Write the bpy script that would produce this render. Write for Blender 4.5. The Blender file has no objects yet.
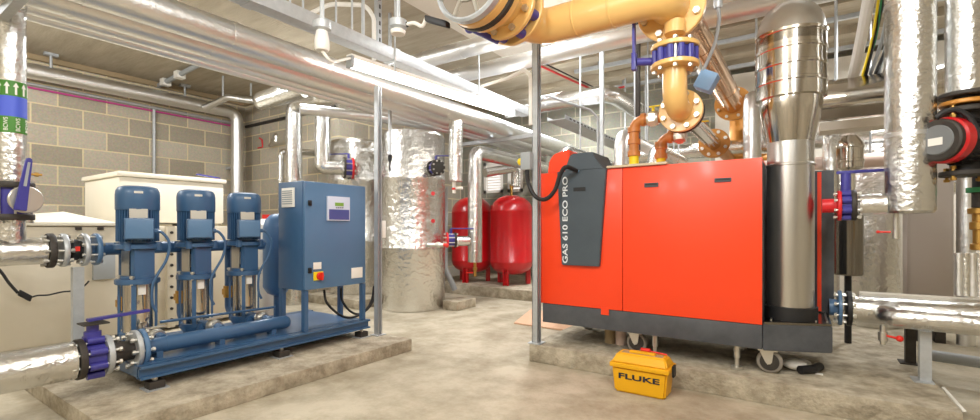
import bpy, bmesh, math, random
from mathutils import Vector, Matrix
random.seed(7)
PI = math.pi
SC = bpy.context.scene
COL = SC.collection
# ------------------------------------------------------------------ camera model
F, CX, HY, CH = 462.0, 490.0, 228.0, 0.9
A = math.atan(310.0 / 462.0)
SA, CA = math.sin(A), math.cos(A)
def P(u, v, X=None, Y=None, Z=None, D=None):
    """where the sight line of a photo point meets a real plane of the room"""
    t = (u - CX) / F; s = (HY - v) / F
    d = Vector((-SA + t * CA, CA + t * SA, s))
    if X is not None: k = X / d.x
    elif Y is not None: k = Y / d.y
    elif Z is not None: k = (Z - CH) / s
    else: k = D
    return Vector((0, 0, CH)) + d * k
def DEP(p): return -SA * p[0] + CA * p[1]
def M(px, p): return px * DEP(p) / F          # metres spanned by px pixels at p
V = Vector
# ------------------------------------------------------------------ materials
def lin(h):
    h = h.lstrip('#'); c = [int(h[i:i + 2], 16) / 255 for i in (0, 2, 4)]
    return tuple((x / 12.92 if x <= .04045 else ((x + .055) / 1.055) ** 2.4) for x in c) + (1,)
def mat(name, col, rough=.5, metal=0., var=0., vscale=6., bump=0., bscale=40., col2=None, emit=0., coat=0., spec=None, stretch=None, detail=4):
    m = bpy.data.materials.new(name); m.use_nodes = True
    nt = m.node_tree; b = nt.nodes['Principled BSDF']
    b.inputs['Base Color'].default_value = lin(col)
    b.inputs['Roughness'].default_value = rough; b.inputs['Metallic'].default_value = metal
    if coat: b.inputs['Coat Weight'].default_value = coat; b.inputs['Coat Roughness'].default_value = .15
    if spec is not None: b.inputs['Specular IOR Level'].default_value = spec
    if emit:
        b.inputs['Emission Color'].default_value = lin(col); b.inputs['Emission Strength'].default_value = emit
    tc = nt.nodes.new('ShaderNodeTexCoord'); vec = tc.outputs['Object']
    if stretch:
        mp = nt.nodes.new('ShaderNodeMapping'); mp.inputs['Scale'].default_value = stretch
        nt.links.new(vec, mp.inputs['Vector']); vec = mp.outputs['Vector']
    if col2:
        n = nt.nodes.new('ShaderNodeTexNoise'); n.inputs['Scale'].default_value = vscale; n.inputs['Detail'].default_value = detail + 2
        n.inputs['Roughness'].default_value = .65
        nt.links.new(vec, n.inputs['Vector'])
        r = nt.nodes.new('ShaderNodeValToRGB')
        r.color_ramp.elements[0].position = .5 - var; r.color_ramp.elements[1].position = .5 + var
        r.color_ramp.elements[0].color = lin(col2); r.color_ramp.elements[1].color = lin(col)
        nt.links.new(n.outputs['Fac'], r.inputs['Fac']); nt.links.new(r.outputs['Color'], b.inputs['Base Color'])
    if bump:
        n2 = nt.nodes.new('ShaderNodeTexNoise'); n2.inputs['Scale'].default_value = bscale; n2.inputs['Detail'].default_value = detail
        nt.links.new(vec, n2.inputs['Vector'])
        bp = nt.nodes.new('ShaderNodeBump'); bp.inputs['Strength'].default_value = bump; bp.inputs['Distance'].default_value = .02
        nt.links.new(n2.outputs['Fac'], bp.inputs['Height']); nt.links.new(bp.outputs['Normal'], b.inputs['Normal'])
    return m
def blocks(name, axis, c1='#c2b6a0', c2='#a0947e', mortar='#dcc998'):
    m = bpy.data.materials.new(name); m.use_nodes = True
    nt = m.node_tree; b = nt.nodes['Principled BSDF']; b.inputs['Roughness'].default_value = .9
    tc = nt.nodes.new('ShaderNodeTexCoord'); sp = nt.nodes.new('ShaderNodeSeparateXYZ'); cb = nt.nodes.new('ShaderNodeCombineXYZ')
    nt.links.new(tc.outputs['Object'], sp.inputs[0])
    nt.links.new(sp.outputs[axis], cb.inputs[0]); nt.links.new(sp.outputs['Z'], cb.inputs[1])
    br = nt.nodes.new('ShaderNodeTexBrick'); br.offset = .5
    for k, v in (('Scale', 1), ('Mortar Size', .009), ('Mortar Smooth', .15), ('Bias', 0), ('Brick Width', .47), ('Row Height', .235)):
        br.inputs[k].default_value = v
    br.inputs['Color1'].default_value = lin(c1); br.inputs['Color2'].default_value = lin(c2); br.inputs['Mortar'].default_value = lin(mortar)
    nt.links.new(cb.outputs[0], br.inputs['Vector'])
    n = nt.nodes.new('ShaderNodeTexNoise'); n.inputs['Scale'].default_value = 45; n.inputs['Detail'].default_value = 6
    nt.links.new(tc.outputs['Object'], n.inputs['Vector'])
    mx = nt.nodes.new('ShaderNodeMix'); mx.data_type = 'RGBA'; mx.blend_type = 'OVERLAY'; mx.inputs['Factor'].default_value = .35
    nt.links.new(br.outputs['Color'], mx.inputs[6]); nt.links.new(n.outputs['Color'], mx.inputs[7])
    hs = nt.nodes.new('ShaderNodeHueSaturation'); hs.inputs['Saturation'].default_value = .8
    nt.links.new(mx.outputs[2], hs.inputs['Color']); nt.links.new(hs.outputs['Color'], b.inputs['Base Color'])
    bp = nt.nodes.new('ShaderNodeBump'); bp.inputs['Strength'].default_value = .5; bp.inputs['Distance'].default_value = .01
    nt.links.new(br.outputs['Fac'], bp.inputs['Height']); bp.invert = True
    nt.links.new(bp.outputs['Normal'], b.inputs['Normal'])
    return m
K = {}
K['floor'] = mat('floor_concrete', '#bfb5a0', .75, 0, .13, 3.2, .3, 45, '#978c75', detail=9)
K['plinth'] = mat('plinth_concrete', '#bfb49f', .85, 0, .13, 9, .6, 45, '#918672', detail=9)
K['soffit'] = mat('soffit_concrete', '#c2b7a3', .9, 0, .3, 3, .25, 20, '#968a74', stretch=(.5, 3, 1), detail=6)
K['pale'] = mat('pale_soffit', '#e4ddd0', .8, 0, .3, 2, 0, 20, '#d8d0c2')
K['block_y'] = blocks('blockwork_side', 'Y'); K['block_x'] = blocks('blockwork_back', 'X')
K['block_g'] = blocks('blockwork_far', 'X', '#9a9684', '#807d6d', '#b3aa8e')
K['foil'] = mat('crinkled_foil', '#dfdfdd', .24, 1, 0, 1, .32, 42, detail=8)
K['foil2'] = mat('tank_foil', '#e4e3e0', .25, 1, 0, 1, .75, 20, detail=8)
K['foil3'] = mat('smooth_foil', '#eaeae9', .38, 1, 0, 1, .22, 32, detail=6)
K['chrome'] = mat('polished_steel', '#cdc8c0', .14, 1, 0, 1, .03, 12)
K['steel'] = mat('brushed_steel', '#d6d4d0', .28, 1, .3, 6, .02, 80, '#bdbab5', stretch=(1, 1, .1))
K['dsteel'] = mat('dark_steel', '#8a857d', .2, 1)
K['galv'] = mat('galvanised_steel', '#c9ccce', .45, .45, .3, 25, 0, 1, '#b0b4b7')
K['zinc'] = mat('zinc_bolt', '#d6d3cb', .35, .9)
K['blue'] = mat('pump_blue', '#3f6389', .38, 0, .3, 5, 0, 1, '#385a7e', coat=.2)
K['panelblue'] = mat('panel_blue', '#56799d', .42, 0, .3, 3, .02, 60, '#507296', coat=.15)
K['dblue'] = mat('vessel_blue', '#4a6f96', .4)
K['lblue'] = mat('actuator_blue', '#8fb6de', .5)
K['purple'] = mat('valve_purple', '#3d3a8f', .4, coat=.2)
K['black'] = mat('black_rubber', '#1c1b1c', .55)
K['iron'] = mat('dark_iron', '#4a4540', .6, .4, .3, 20, .1, 60, '#38332e')
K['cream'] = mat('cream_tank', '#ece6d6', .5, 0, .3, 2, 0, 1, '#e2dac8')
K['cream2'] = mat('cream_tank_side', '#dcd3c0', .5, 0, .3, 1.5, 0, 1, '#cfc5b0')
K['red'] = mat('boiler_red', '#fb4614', .42, 0, .3, 1.5, 0, 1, '#f73f0e', coat=.15)
K['vred'] = mat('vessel_red', '#cc1820', .28, 0, .3, 3, 0, 1, '#b9121a', coat=.4)
K['flred'] = mat('flange_red', '#d3242a', .4)
K['grey'] = mat('boiler_grey', '#48525a', .5, 0, .3, 6, .02, 60, '#3f4850')
K['dgrey'] = mat('boiler_base_grey', '#56585c', .55, 0, .2, 9, .04, 50, '#434549')
K['yellow'] = mat('gas_yellow', '#ecc078', .35, 0, .3, 3, 0, 1, '#e6b66a', coat=.3)
K['orange'] = mat('gas_orange', '#cf8440', .45, 0, .3, 10, 0, 1, '#bb7231', coat=.1)
K['flor'] = mat('gas_flange_orange', '#c98a3c', .4, .2)
K['case'] = mat('case_yellow', '#efb20f', .42, 0, .3, 9, .02, 60, '#e6a80c')
K['casemark'] = mat('case_lettering', '#1f2433', .5)
K['white'] = mat('white_plastic', '#eeeae2', .5)
K['gplast'] = mat('grey_plastic', '#a2a6a8', .5)
K['brass'] = mat('brass', '#c49a52', .35, .85)
K['ltext'] = mat('fascia_lettering', '#dfe3e6', .5)
K['green'] = mat('band_green', '#3f7f1c', .5); K['bandblue'] = mat('band_blue', '#4a5fd0', .5)
K['sgreen'] = mat('valve_green', '#2f8a55', .5)
K['yellowp'] = mat('bright_yellow', '#f0d21e', .5); K['rplast'] = mat('red_plastic', '#e02a1c', .45)
K['ply'] = mat('plywood', '#d9b394', .7, 0, .3, 4, 0, 1, '#cda383', stretch=(1, 8, 1))
K['cover'] = mat('board_brown', '#c9b79c', .7); K['lcd'] = mat('lcd_green', '#7fa84a', .3)
K['disp'] = mat('display_face', '#c9cfe2', .4); K['disp2'] = mat('display_lower', '#46508f', .4)
K['brown2'] = mat('drum_face', '#8d8274', .6, .2); K['dialgrey'] = mat('dial_grey', '#77797a', .45); K['wall'] = mat('painted_board', '#b3a89f', .7); K['brown'] = mat('brown_pipe', '#8a5a3c', .5)
K['lamp'] = mat('lamp_diffuser', '#fffaf2', .5, emit=9)
K['glass'] = mat('window_daylight', '#f3f1f2', .4, emit=.8)
K['redcable'] = mat('red_conduit', '#c8302e', .5); K['pink'] = mat('pink_cable', '#c2478c', .5)
K['rubber'] = mat('wheel_rubber', '#8f877c', .6)
K['wood'] = mat('board_edge', '#a99472', .8)
K['pinkpipe'] = mat('pale_pipe_wrap', '#e6cdc0', .5)
# ------------------------------------------------------------------ mesh builder
class MB:
    def __init__(s): s.bm = bmesh.new()
    def box(s, p0, p1, bev=0., rot=None, about=None):
        p0, p1 = V(p0), V(p1)
        c = (p0 + p1) / 2; d = p1 - p0
        r = bmesh.ops.create_cube(s.bm, size=1, matrix=Matrix.Translation(c) @ Matrix.Diagonal((abs(d.x), abs(d.y), abs(d.z), 1)))
        vs = r['verts']
        if bev:
            es = list({e for v in vs for e in v.link_edges})
            rr = bmesh.ops.bevel(s.bm, geom=es, offset=bev, segments=2, affect='EDGES', profile=.6)
            vs = list({v for f in rr['faces'] for v in f.verts} | {v for v in vs if v.is_valid})
            vs = s.island(vs)
        if rot is not None:
            ab = V(about) if about is not None else c
            bmesh.ops.transform(s.bm, matrix=Matrix.Translation(ab) @ rot.to_4x4() @ Matrix.Translation(-ab), verts=vs)
        return s
    def island(s, vs):
        seen = set(vs); st = list(vs)
        while st:
            v = st.pop()
            for e in v.link_edges:
                o = e.other_vert(v)
                if o not in seen: seen.add(o); st.append(o)
        return list(seen)
    def obox(s, o, ex, ey, ez, bev=0.):
        """box from corner o along three edge vectors"""
        o, ex, ey, ez = V(o), V(ex), V(ey), V(ez)
        ps = [o, o + ex, o + ex + ey, o + ey]; ps = ps + [p + ez for p in ps]
        vs = [s.bm.verts.new(p) for p in ps]
        fs = [s.bm.faces.new([vs[i] for i in f]) for f in ((3, 2, 1, 0), (4, 5, 6, 7), (0, 1, 5, 4), (1, 2, 6, 5), (2, 3, 7, 6), (3, 0, 4, 7))]
        bmesh.ops.recalc_face_normals(s.bm, faces=fs)
        if bev:
            bmesh.ops.bevel(s.bm, geom=list({e for v in vs for e in v.link_edges}), offset=bev, segments=2, affect='EDGES', profile=.6)
        return s
    def ring(s, c, ax, r, n, ref=None):
        ax = V(ax).normalized()
        u = ref if ref is not None else (V((0, 0, 1)) if abs(ax.z) < .9 else V((1, 0, 0)))
        u = (u - ax * u.dot(ax)).normalized(); w = ax.cross(u)
        return [s.bm.verts.new(V(c) + u * (math.cos(2 * PI * i / n) * r) + w * (math.sin(2 * PI * i / n) * r)) for i in range(n)], u
    def loft(s, rings, cap=True):
        for a, b in zip(rings, rings[1:]):
            n = len(a)
            for i in range(n):
                s.bm.faces.new((a[i], a[(i + 1) % n], b[(i + 1) % n], b[i]))
        if cap:
            s.bm.faces.new(list(reversed(rings[0]))); s.bm.faces.new(rings[-1])
        return s
    def cyl(s, p0, p1, r, r2=None, n=24):
        return s.lathe(p0, V(p1) - V(p0), [(r, 0), (r if r2 is None else r2, (V(p1) - V(p0)).length)], n)
    def lathe(s, o, ax, prof, n=32):
        """prof: (radius, distance along axis)"""
        o = V(o); ax = V(ax).normalized(); rings = []; ref = None
        for r, h in prof:
            rg, ref = s.ring(o + ax * h, ax, max(r, 1e-4), n, ref); rings.append(rg)
        return s.loft(rings)
    def tube(s, pts, r, bend=0., n=16, seg=7, cap=True, rings=0.):
        pts = [V(p) for p in pts]; path = [pts[0]]
        for i in range(1, len(pts) - 1):
            a, b, c = pts[i - 1], pts[i], pts[i + 1]
            d1 = (a - b); d2 = (c - b); l1, l2 = d1.length, d2.length
            if l1 < 1e-6 or l2 < 1e-6: continue
            d1.normalize(); d2.normalize(); ang = d1.angle(d2)
            if bend <= 0 or ang > PI - .02: path.append(b); continue
            cut = min(bend / math.tan(ang / 2), l1 * .49, l2 * .49); R = cut * math.tan(ang / 2)
            bis = (d1 + d2).normalized(); ce = b + bis * (R / math.sin(ang / 2))
            s0 = b + d1 * cut - ce; s1 = b + d2 * cut - ce; tot = s0.angle(s1)
            axx = s0.cross(s1)
            for k in range(seg + 1):
                path.append(ce + Matrix.Rotation(tot * k / seg, 3, axx) @ s0)
        path.append(pts[-1])
        rs = []; ref = None
        for i, p in enumerate(path):
            t = (path[min(i + 1, len(path) - 1)] - path[max(i - 1, 0)]).normalized()
            if i == 0: t = (path[1] - path[0]).normalized()
            rg, ref = s.ring(p, t, r, n, ref); rs.append(rg)
        s.loft(rs, cap)
        if rings:
            for a, b in zip(path, path[1:]):
                L = (b - a).length
                if L < rings * .6: continue
                m = max(1, int(L / rings)); d = (b - a) / L
                for k in range(m):
                    c = a + d * (L * (k + .5) / m)
                    s.cyl(c - d * .018, c + d * .018, r * 1.025, n=n)
        return s
    def curve(s, pts, r, n=8, res=8):
        """smooth cable through points"""
        pts = [V(p) for p in pts]; q = [pts[0] * 2 - pts[1]] + pts + [pts[-1] * 2 - pts[-2]]; out = []
        for i in range(1, len(q) - 2):
            for k in range(res):
                t = k / res; a, b, c, d = q[i - 1:i + 3]
                out.append(.5 * (2 * b + (c - a) * t + (2 * a - 5 * b + 4 * c - d) * t * t + (3 * b - a - 3 * c + d) * t ** 3))
        out.append(pts[-1])
        return s.tube(out, r, 0, n)
    def prism(s, poly, ext, bev=0.):
        """closed polygon of 3d points swept along ext"""
        a = [s.bm.verts.new(V(p)) for p in poly]; b = [s.bm.verts.new(V(p) + V(ext)) for p in poly]
        fs = [s.bm.faces.new(a), s.bm.faces.new(list(reversed(b)))]
        for i in range(len(a)):
            j = (i + 1) % len(a); fs.append(s.bm.faces.new((a[j], a[i], b[i], b[j])))
        bmesh.ops.recalc_face_normals(s.bm, faces=fs)
        if bev:
            bmesh.ops.bevel(s.bm, geom=list({e for v in a + b for e in v.link_edges}), offset=bev, segments=2, affect='EDGES')
        return s
    def ball(s, c, r, sc=(1, 1, 1), n=20):
        bmesh.ops.create_uvsphere(s.bm, u_segments=n, v_segments=n // 2, radius=r, matrix=Matrix.Translation(V(c)) @ Matrix.Diagonal((*sc, 1)))
        return s
    def out(s, name, m, parent=None, ang=35):
        me = bpy.data.meshes.new(name)
        bmesh.ops.recalc_face_normals(s.bm, faces=s.bm.faces)
        base = wloc(parent)
        if parent is None:
            vs = [v.co for v in s.bm.verts]
            base = V(((min(v.x for v in vs) + max(v.x for v in vs)) / 2, (min(v.y for v in vs) + max(v.y for v in vs)) / 2, min(v.z for v in vs)))
        bmesh.ops.translate(s.bm, verts=s.bm.verts, vec=-base)
        s.bm.to_mesh(me); s.bm.free()
        me.polygons.foreach_set('use_smooth', [True] * len(me.polygons)); me.set_sharp_from_angle(angle=math.radians(ang))
        me.materials.append(m if not isinstance(m, str) else K[m])
        o = bpy.data.objects.new(name, me); COL.objects.link(o)
        if parent is None: o.location = base
        else: o.parent = parent
        return o
def wloc(o):
    p = V((0, 0, 0))
    while o is not None: p = p + o.location; o = o.parent
    return p
def tag(o, label, cat, group=None):
    o['label'] = label; o['category'] = cat
    if group: o['group'] = group
    return o
def thing(name, label, cat, loc, group=None):
    o = bpy.data.objects.new(name, None); COL.objects.link(o); o.location = V(loc); o.empty_display_size = .1
    return tag(o, label, cat, group)
def struct(name, mb, m):
    o = mb.out(name, m); o['kind'] = 'structure'; return o
def solo(name, mb, m, label, cat, group=None): return tag(mb.out(name, m), label, cat, group)
def dup(o, loc=None, label=None, parent=None):
    c = o.copy(); COL.objects.link(c)
    if parent is not None: c.parent = parent
    if loc is not None: c.location = loc
    if label: c['label'] = label
    for ch in list(o.children): dup(ch, parent=c)
    return c
_bolt = {}
def bolts(parent, c, ax, R, n, size, length, m='zinc', ph=0.):
    """individual hexagon bolts through a flange, sharing one mesh"""
    ax = V(ax).normalized(); u = V((0, 0, 1)) if abs(ax.z) < .9 else V((1, 0, 0))
    u = (u - ax * u.dot(ax)).normalized(); w = ax.cross(u)
    key = (round(size, 4), round(length, 3), m)
    if key not in _bolt:
        b = MB(); b.cyl((0, 0, -length / 2), (0, 0, length / 2), size * .55, n=8)
        b.cyl((0, 0, length / 2 - size * 1.1), (0, 0, length / 2 - size * .1), size, n=6); b.cyl((0, 0, -length / 2 + size * .1), (0, 0, -length / 2 + size * 1.1), size, n=6)
        me = bpy.data.meshes.new('bolt'); b.bm.to_mesh(me); b.bm.free(); me.materials.append(K[m]); _bolt[key] = me
    q = V((0, 0, 1)).rotation_difference(ax)
    for k in range(n):
        a = 2 * PI * (k + ph) / n
        o = bpy.data.objects.new('bolt', _bolt[key]); COL.objects.link(o); o.parent = parent
        o.location = V(c) + u * (math.cos(a) * R) + w * (math.sin(a) * R) - wloc(parent)
        o.rotation_mode = 'QUATERNION'; o.rotation_quaternion = q
def text(name, body, size, o, ex, ey, m, parent, bold=0., xs=1., align='LEFT', ext=.0008):
    cu = bpy.data.curves.new('tmp', 'FONT'); cu.body = body; cu.size = size; cu.extrude = ext; cu.offset = bold; cu.align_x = align
    t = bpy.data.objects.new('tmp', cu); COL.objects.link(t)
    bpy.context.view_layer.update()
    me = bpy.data.meshes.new_from_object(t.evaluated_get(bpy.context.evaluated_depsgraph_get()))
    bpy.data.objects.remove(t)
    ex, ey = V(ex).normalized(), V(ey).normalized(); ez = ex.cross(ey); o = V(o) - wloc(parent)
    for v in me.vertices: v.co = o + ex * (v.co.x * xs) + ey * v.co.y + ez * v.co.z
    me.materials.clear(); me.materials.append(K[m]); me.name = name
    ob = bpy.data.objects.new(name, me); COL.objects.link(ob); ob.parent = parent
    return ob
def on_strip(name, o, ex, ey, w, h, m, parent, th=.003):
    """thin plate on a face: corner o, along ex,ey, thickness outward"""
    ex, ey = V(ex).normalized(), V(ey).normalized(); ez = ex.cross(ey)
    return MB().obox(o, ex * w, ey * h, ez * th).out(name, m, parent)
X1, Y1, Z1 = V((1, 0, 0)), V((0, 1, 0)), V((0, 0, 1))
# ================================================================== SETTING
CZ = 2.9
struct('floor', MB().box((-7.6, -2.2, -.2), (3.4, 7.0, 0)), 'floor')
struct('ceiling', MB().box((-7.6, -2.2, CZ), (3.4, 7.0, CZ + .2)), 'soffit')
struct('wall_left', MB().box((-7.6, -2.2, 0), (-7.36, 4.2, CZ)), 'block_y')
struct('wall_left_return', MB().box((-7.36, 3.95, 0), (-5.05, 4.2, CZ)), 'block_x')
struct('wall_left_alcove', MB().box((-5.3, 4.2, 0), (-5.05, 6.6, CZ)), 'block_y')
struct('wall_front', MB().box((-7.6, -2.4, 0), (3.35, -2.2, CZ)), 'block_x')
struct('wall_right', MB().box((3.1, -2.2, 0), (3.35, 6.6, CZ)), 'block_y')
# back wall in pieces round the two high windows
w1a, w1b = P(484, 180, Y=6.6), P(503, 157, Y=6.6)
w2a, w2b = P(508, 180, Y=6.6), P(523, 157, Y=6.6)
zlo, zhi = 1.5, 2.02
b = MB(); b.box((-5.3, 6.6, 0), (3.35, 6.8, zlo)); b.box((-5.3, 6.6, zhi), (3.35, 6.8, CZ))
b.box((-5.3, 6.6, zlo), (w1a.x, 6.8, zhi)); b.box((w1b.x, 6.6, zlo), (w2a.x, 6.8, zhi)); b.box((w2b.x, 6.6, zlo), (3.35, 6.8, zhi))
struct('wall_back', b, 'block_g')
for i, (a, c) in enumerate(((w1a, w1b), (w2a, w2b))):
    f = MB()
    for (q0, q1) in (((a.x, zlo), (c.x, zlo + .05)), ((a.x, zhi - .05), (c.x, zhi)), ((a.x, zlo), (a.x + .05, zhi)), ((c.x - .05, zlo), (c.x, zhi))):
        f.box((q0[0], 6.59, q0[1]), (q1[0], 6.7, q1[1]))
    wf = struct('window_%d' % (i + 1), f, 'white')
    MB().box((a.x + .05, 6.66, zlo + .05), (c.x - .05, 6.67, zhi - .05)).out('window_pane', 'glass', wf)
    lb = MB()
    for k in range(9): lb.box((a.x + .05, 6.61, zlo + .07 + k * .046), (c.x - .05, 6.635, zlo + .095 + k * .046))
    lb.out('louvre_blade', 'white', wf)
struct('ceiling_panel', MB().box((-2.75, 1.9, 2.8), (3.1, 4.45, 2.9)), 'pale')
# timber wall plate and stains at top of left wall
struct('trim_1', MB().box((-7.36, -2.2, 2.84), (-7.31, 3.95, 2.9)), 'wood')
struct('trim_2', MB().box((-7.31, 3.9, 2.84), (-5.05, 3.95, 2.9)), 'wood')
# concrete down-stand beams at the back of the ceiling
for i, y in enumerate((4.95, 5.75)):
    struct('trim_%d' % (i + 3), MB().box((-5.05, y, 2.82), (3.1, y + .16, 2.9)), 'soffit')
# plinths
solo('concrete_plinth', MB().box((-4.15, .69, 0), (-2.37, 2.5, .087), .006), 'plinth', 'low concrete plinth under the blue pump set', 'plinth')
solo('concrete_plinth', MB().box((-1.52, 2.74, 0), (.574, 4.6, .116), .006), 'plinth', 'concrete plinth under the red boiler', 'plinth')
solo('concrete_plinth', MB().box((-5.045, 3.42, 0), (-4.04, 4.45, .1), .006), 'plinth', 'concrete plinth under the foil cylinder left of tall post', 'plinth')
solo('concrete_plinth', MB().box((-3.28, 3.95, 0), (-3.08, 4.3, .1), .006), 'plinth', 'small concrete block at right foot of the nearer foil cylinder', 'plinth')
solo('concrete_plinth', MB().box((-4.6, 4.98, 0), (-1.9, 6.55, .13), .008), 'plinth', 'concrete plinth under the two red expansion vessels', 'plinth')
# ================================================================== LEFT PIPEWORK
RX, RY = -3.3, .59
def flange(mb, c, ax, R, th, r0=0):
    ax = V(ax).normalized()
    mb.lathe(V(c) - ax * th / 2, ax, [(R * .97, 0), (R, .004), (R, th - .004), (R * .97, th)], 32)
    return mb
t = thing('insulated_pipe', 'foil-lagged vertical pipe with green and blue identification bands at far left', 'pipe', (RX, RY, 1.13))
MB().tube([(RX, RY, 1.13), (RX, RY, 2.05), (-3.16, RY, 2.05)], .054, .09, 28, rings=.33).out('lagging', 'foil', t)
zb = lambda y: CH + (HY - y) * 2.33 / F
def band(z0, z1, m, nm): return MB().cyl((RX, RY, z0), (RX, RY, z1), .0562, n=32).out(nm, m, t)
g1 = band(zb(98), zb(83), 'green', 'identification_band'); g2 = band(zb(118), zb(98), 'bandblue', 'identification_band'); g3 = band(zb(134), zb(118), 'green', 'identification_band')
g1['label'] = 'green band with white flow arrows'; g2['label'] = 'plain blue band'; g3['label'] = 'green band with white lettering'
for k in range(11):
    a = 2 * PI * k / 11 + .1; n = V((math.cos(a), math.sin(a), 0)); tt = V((-math.sin(a), math.cos(a), 0)); c = V((RX, RY, (zb(98) + zb(83)) / 2)) + n * .0561
    pl = [(-.004, -.03), (.004, -.03), (.004, .008), (.011, .008), (0, .03), (-.011, .008), (-.004, .008)]
    MB().prism([c + tt * x + Z1 * z for x, z in pl], n * .0015).out('flow_arrow', 'white', g1)
for k in range(8):
    a = 2 * PI * k / 8 - .55; n = V((math.cos(a), math.sin(a), 0)); tt = V((-math.sin(a), math.cos(a), 0))
    text('lettering', 'BCWS', .024, V((RX, RY, zb(132.5))) + n * .0565 + tt * .008, Z1, -tt, 'white', g3, align='LEFT')
# butterfly valve on that riser
t = thing('butterfly_valve', 'closed butterfly valve with upright purple lever on far-left foil riser', 'valve', (RX, RY, .94))
MB().cyl((RX, RY, .97), (RX, RY, 1.10), .066, n=28).out('valve_body', 'purple', t)
for z in (.955, 1.115):
    f = flange(MB(), (RX, RY, z), Z1, .086, .03).out('flange', 'iron', t)
bolts(t, (RX, RY, 1.035), Z1, .074, 8, .009, .22)
dv = V((.99, .14, 0)); sd = V((-.14, .99, 0))
cc = V((RX, RY, 1.04)) + dv * .1 + sd * .01
MB().cyl(V((RX, RY, 1.04)) + dv * .05, cc + dv * .02, .03).out('valve_neck', 'iron', t)
MB().lathe(cc + dv * .02, dv, [(.064, 0), (.067, .003), (.067, .012), (.063, .016)], 32).out('dial_plate', 'zinc', t)
c0 = cc + dv * .045 - Z1 * .055 - sd * .03
up = (Z1 * 1 + sd * .13).normalized(); sx = up.cross(dv).normalized()
hd = MB().prism([c0 - sx * .024, c0 + sx * .024, c0 + sx * .013 + up * .25, c0 + sx * .008 + up * .262, c0 - sx * .008 + up * .262, c0 - sx * .013 + up * .25], dv * .014, .003).out('lever_handle', 'purple', t)
MB().prism([c0 + dv * .0145 + up * .12 - sx * .006, c0 + dv * .0145 + up * .12 + sx * .006, c0 + dv * .0145 + up * .24 + sx * .005, c0 + dv * .0145 + up * .24 - sx * .005], dv * .001).out('grip_insert', 'gplast', hd)
# brass pressure tapping behind
p = P(28, 174, X=-3.24); q = P(42, 175, X=-3.24)
solo('test_point', MB().cyl(p, p.lerp(q, .6), .006).cyl(p.lerp(q, .45), p.lerp(q, .75), .011, n=6).cyl(p.lerp(q, .75), q, .006), 'brass', 'small brass test point sticking out beside the purple lever', 'fitting')
t = thing('insulated_pipe', 'horizontal foil pipe feeding the black rubber bellows, below far-left valve', 'pipe', (RX, .45, .78))
MB().tube([(RX, .05, .78), (RX, .715, .78)], .07, 0, 28, rings=.3).cyl((RX, RY, .78), (RX, RY, .939), .054, n=28).out('lagging', 'foil', t)
# rubber bellows coupling
t = thing('flexible_coupling', 'black rubber bellows between bolted flanges beside the blue pump manifold', 'coupling', (RX, .82, .69))
flange(MB(), (RX, .733, .78), Y1, .092, .028).out('flange', 'iron', t)
flange(MB(), (RX, .785, .78), Y1, .09, .024).out('flange', 'galv', t)
bolts(t, (RX, .757, .78), Y1, .074, 8, .012, .12)
MB().lathe((RX, .797, .78), Y1, [(.05, 0), (.05, .01), (.058, .02), (.058, .045), (.05, .055), (.05, .067)], 28).out('rubber_bellows', 'black', t)
flange(MB(), (RX, .872, .78), Y1, .09, .022).out('flange', 'galv', t)
on_strip('tag', V((RX + .056, .822, .775)) , Y1, Z1, .02, .025, 'rplast', t)
# support post under it
t = thing('pipe_support_post', 'short galvanised channel post holding the bellows pipe', 'post', (RX, .845, .087))
MB().box((RX - .02, .822, .095), (RX + .02, .87, .685)).out('channel', 'galv', t); MB().box((RX - .06, .79, .088), (RX + .06, .9, .096)).out('base_plate', 'galv', t)
# ================================================================== BOOSTER SET SKID
SX = -2.85
t = skid = thing('pump_skid', 'blue steel base frame with suction and discharge manifolds under three pumps', 'pump skid', (-3.05, 1.65, .147))
for nm, x in (('side_rail', -2.72), ('side_rail', -3.42)):
    mb = MB(); s = 1 if x > -3 else -1
    mb.box((x - .006, .93, .148), (x + .006, 2.39, .212)); mb.box((x - .03, .93, .2), (x + .03, 2.39, .212)); mb.box((x - .03, .93, .148), (x + .03, 2.39, .158))
    mb.out(nm, 'blue', t)
for y in (.96, 2.36): MB().box((-3.39, y - .025, .15), (-2.75, y + .025, .205)).out('cross_rail', 'blue', t)
MB().box((-3.38, .97, .205), (-2.76, 2.36, .213)).out('deck_plate', 'blue', t)
for x in (-2.72, -3.42):
    for y in (1.0, 1.69, 2.33):
        f = MB().box((x - .035, y - .035, .089), (x + .035, y + .035, .128), .004).out('rubber_foot', 'iron', t)
        MB().cyl((x, y, .12), (x, y, .15), .012, n=8).out('levelling_bolt', 'zinc', f)
        MB().box((x - .05, y - .05, .0875), (x + .05, y + .05, .092)).out('foot_plate', 'galv', f)
MB().tube([(SX, 1.0, .275), (SX, 1.8, .275)], .042, 0, 28).lathe((SX, 1.8, .275), Y1, [(.042, 0), (.036, .014), (.02, .02)], 28).cyl((SX, 1.09, .275), (SX, 1.115, .275), .0435, n=28).out('suction_manifold', 'blue', t)
for y in (1.06, 1.38, 1.7): MB().box((SX - .03, y - .015, .213), (SX + .03, y + .015, .25)).out('manifold_cradle', 'blue', t)
flange(MB(), (SX, .985, .275), Y1, .098, .022).out('flange', 'panelblue', t)
flange(MB(), (RX, .925, .78), Y1, .09, .022).out('flange', 'panelblue', t)
MB().tube([(RX, .9, .78), (RX, 1.9, .78)], .036, 0, 24).lathe((RX, 1.9, .78), Y1, [(.04, -.02), (.04, 0), (.02, .015)], 24).out('discharge_manifold', 'blue', t)
bolts(t, (RX, .898, .78), Y1, .074, 8, .011, .1, ph=.5)
PY = (1.057, 1.36, 1.657); PX = -3.1
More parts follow.
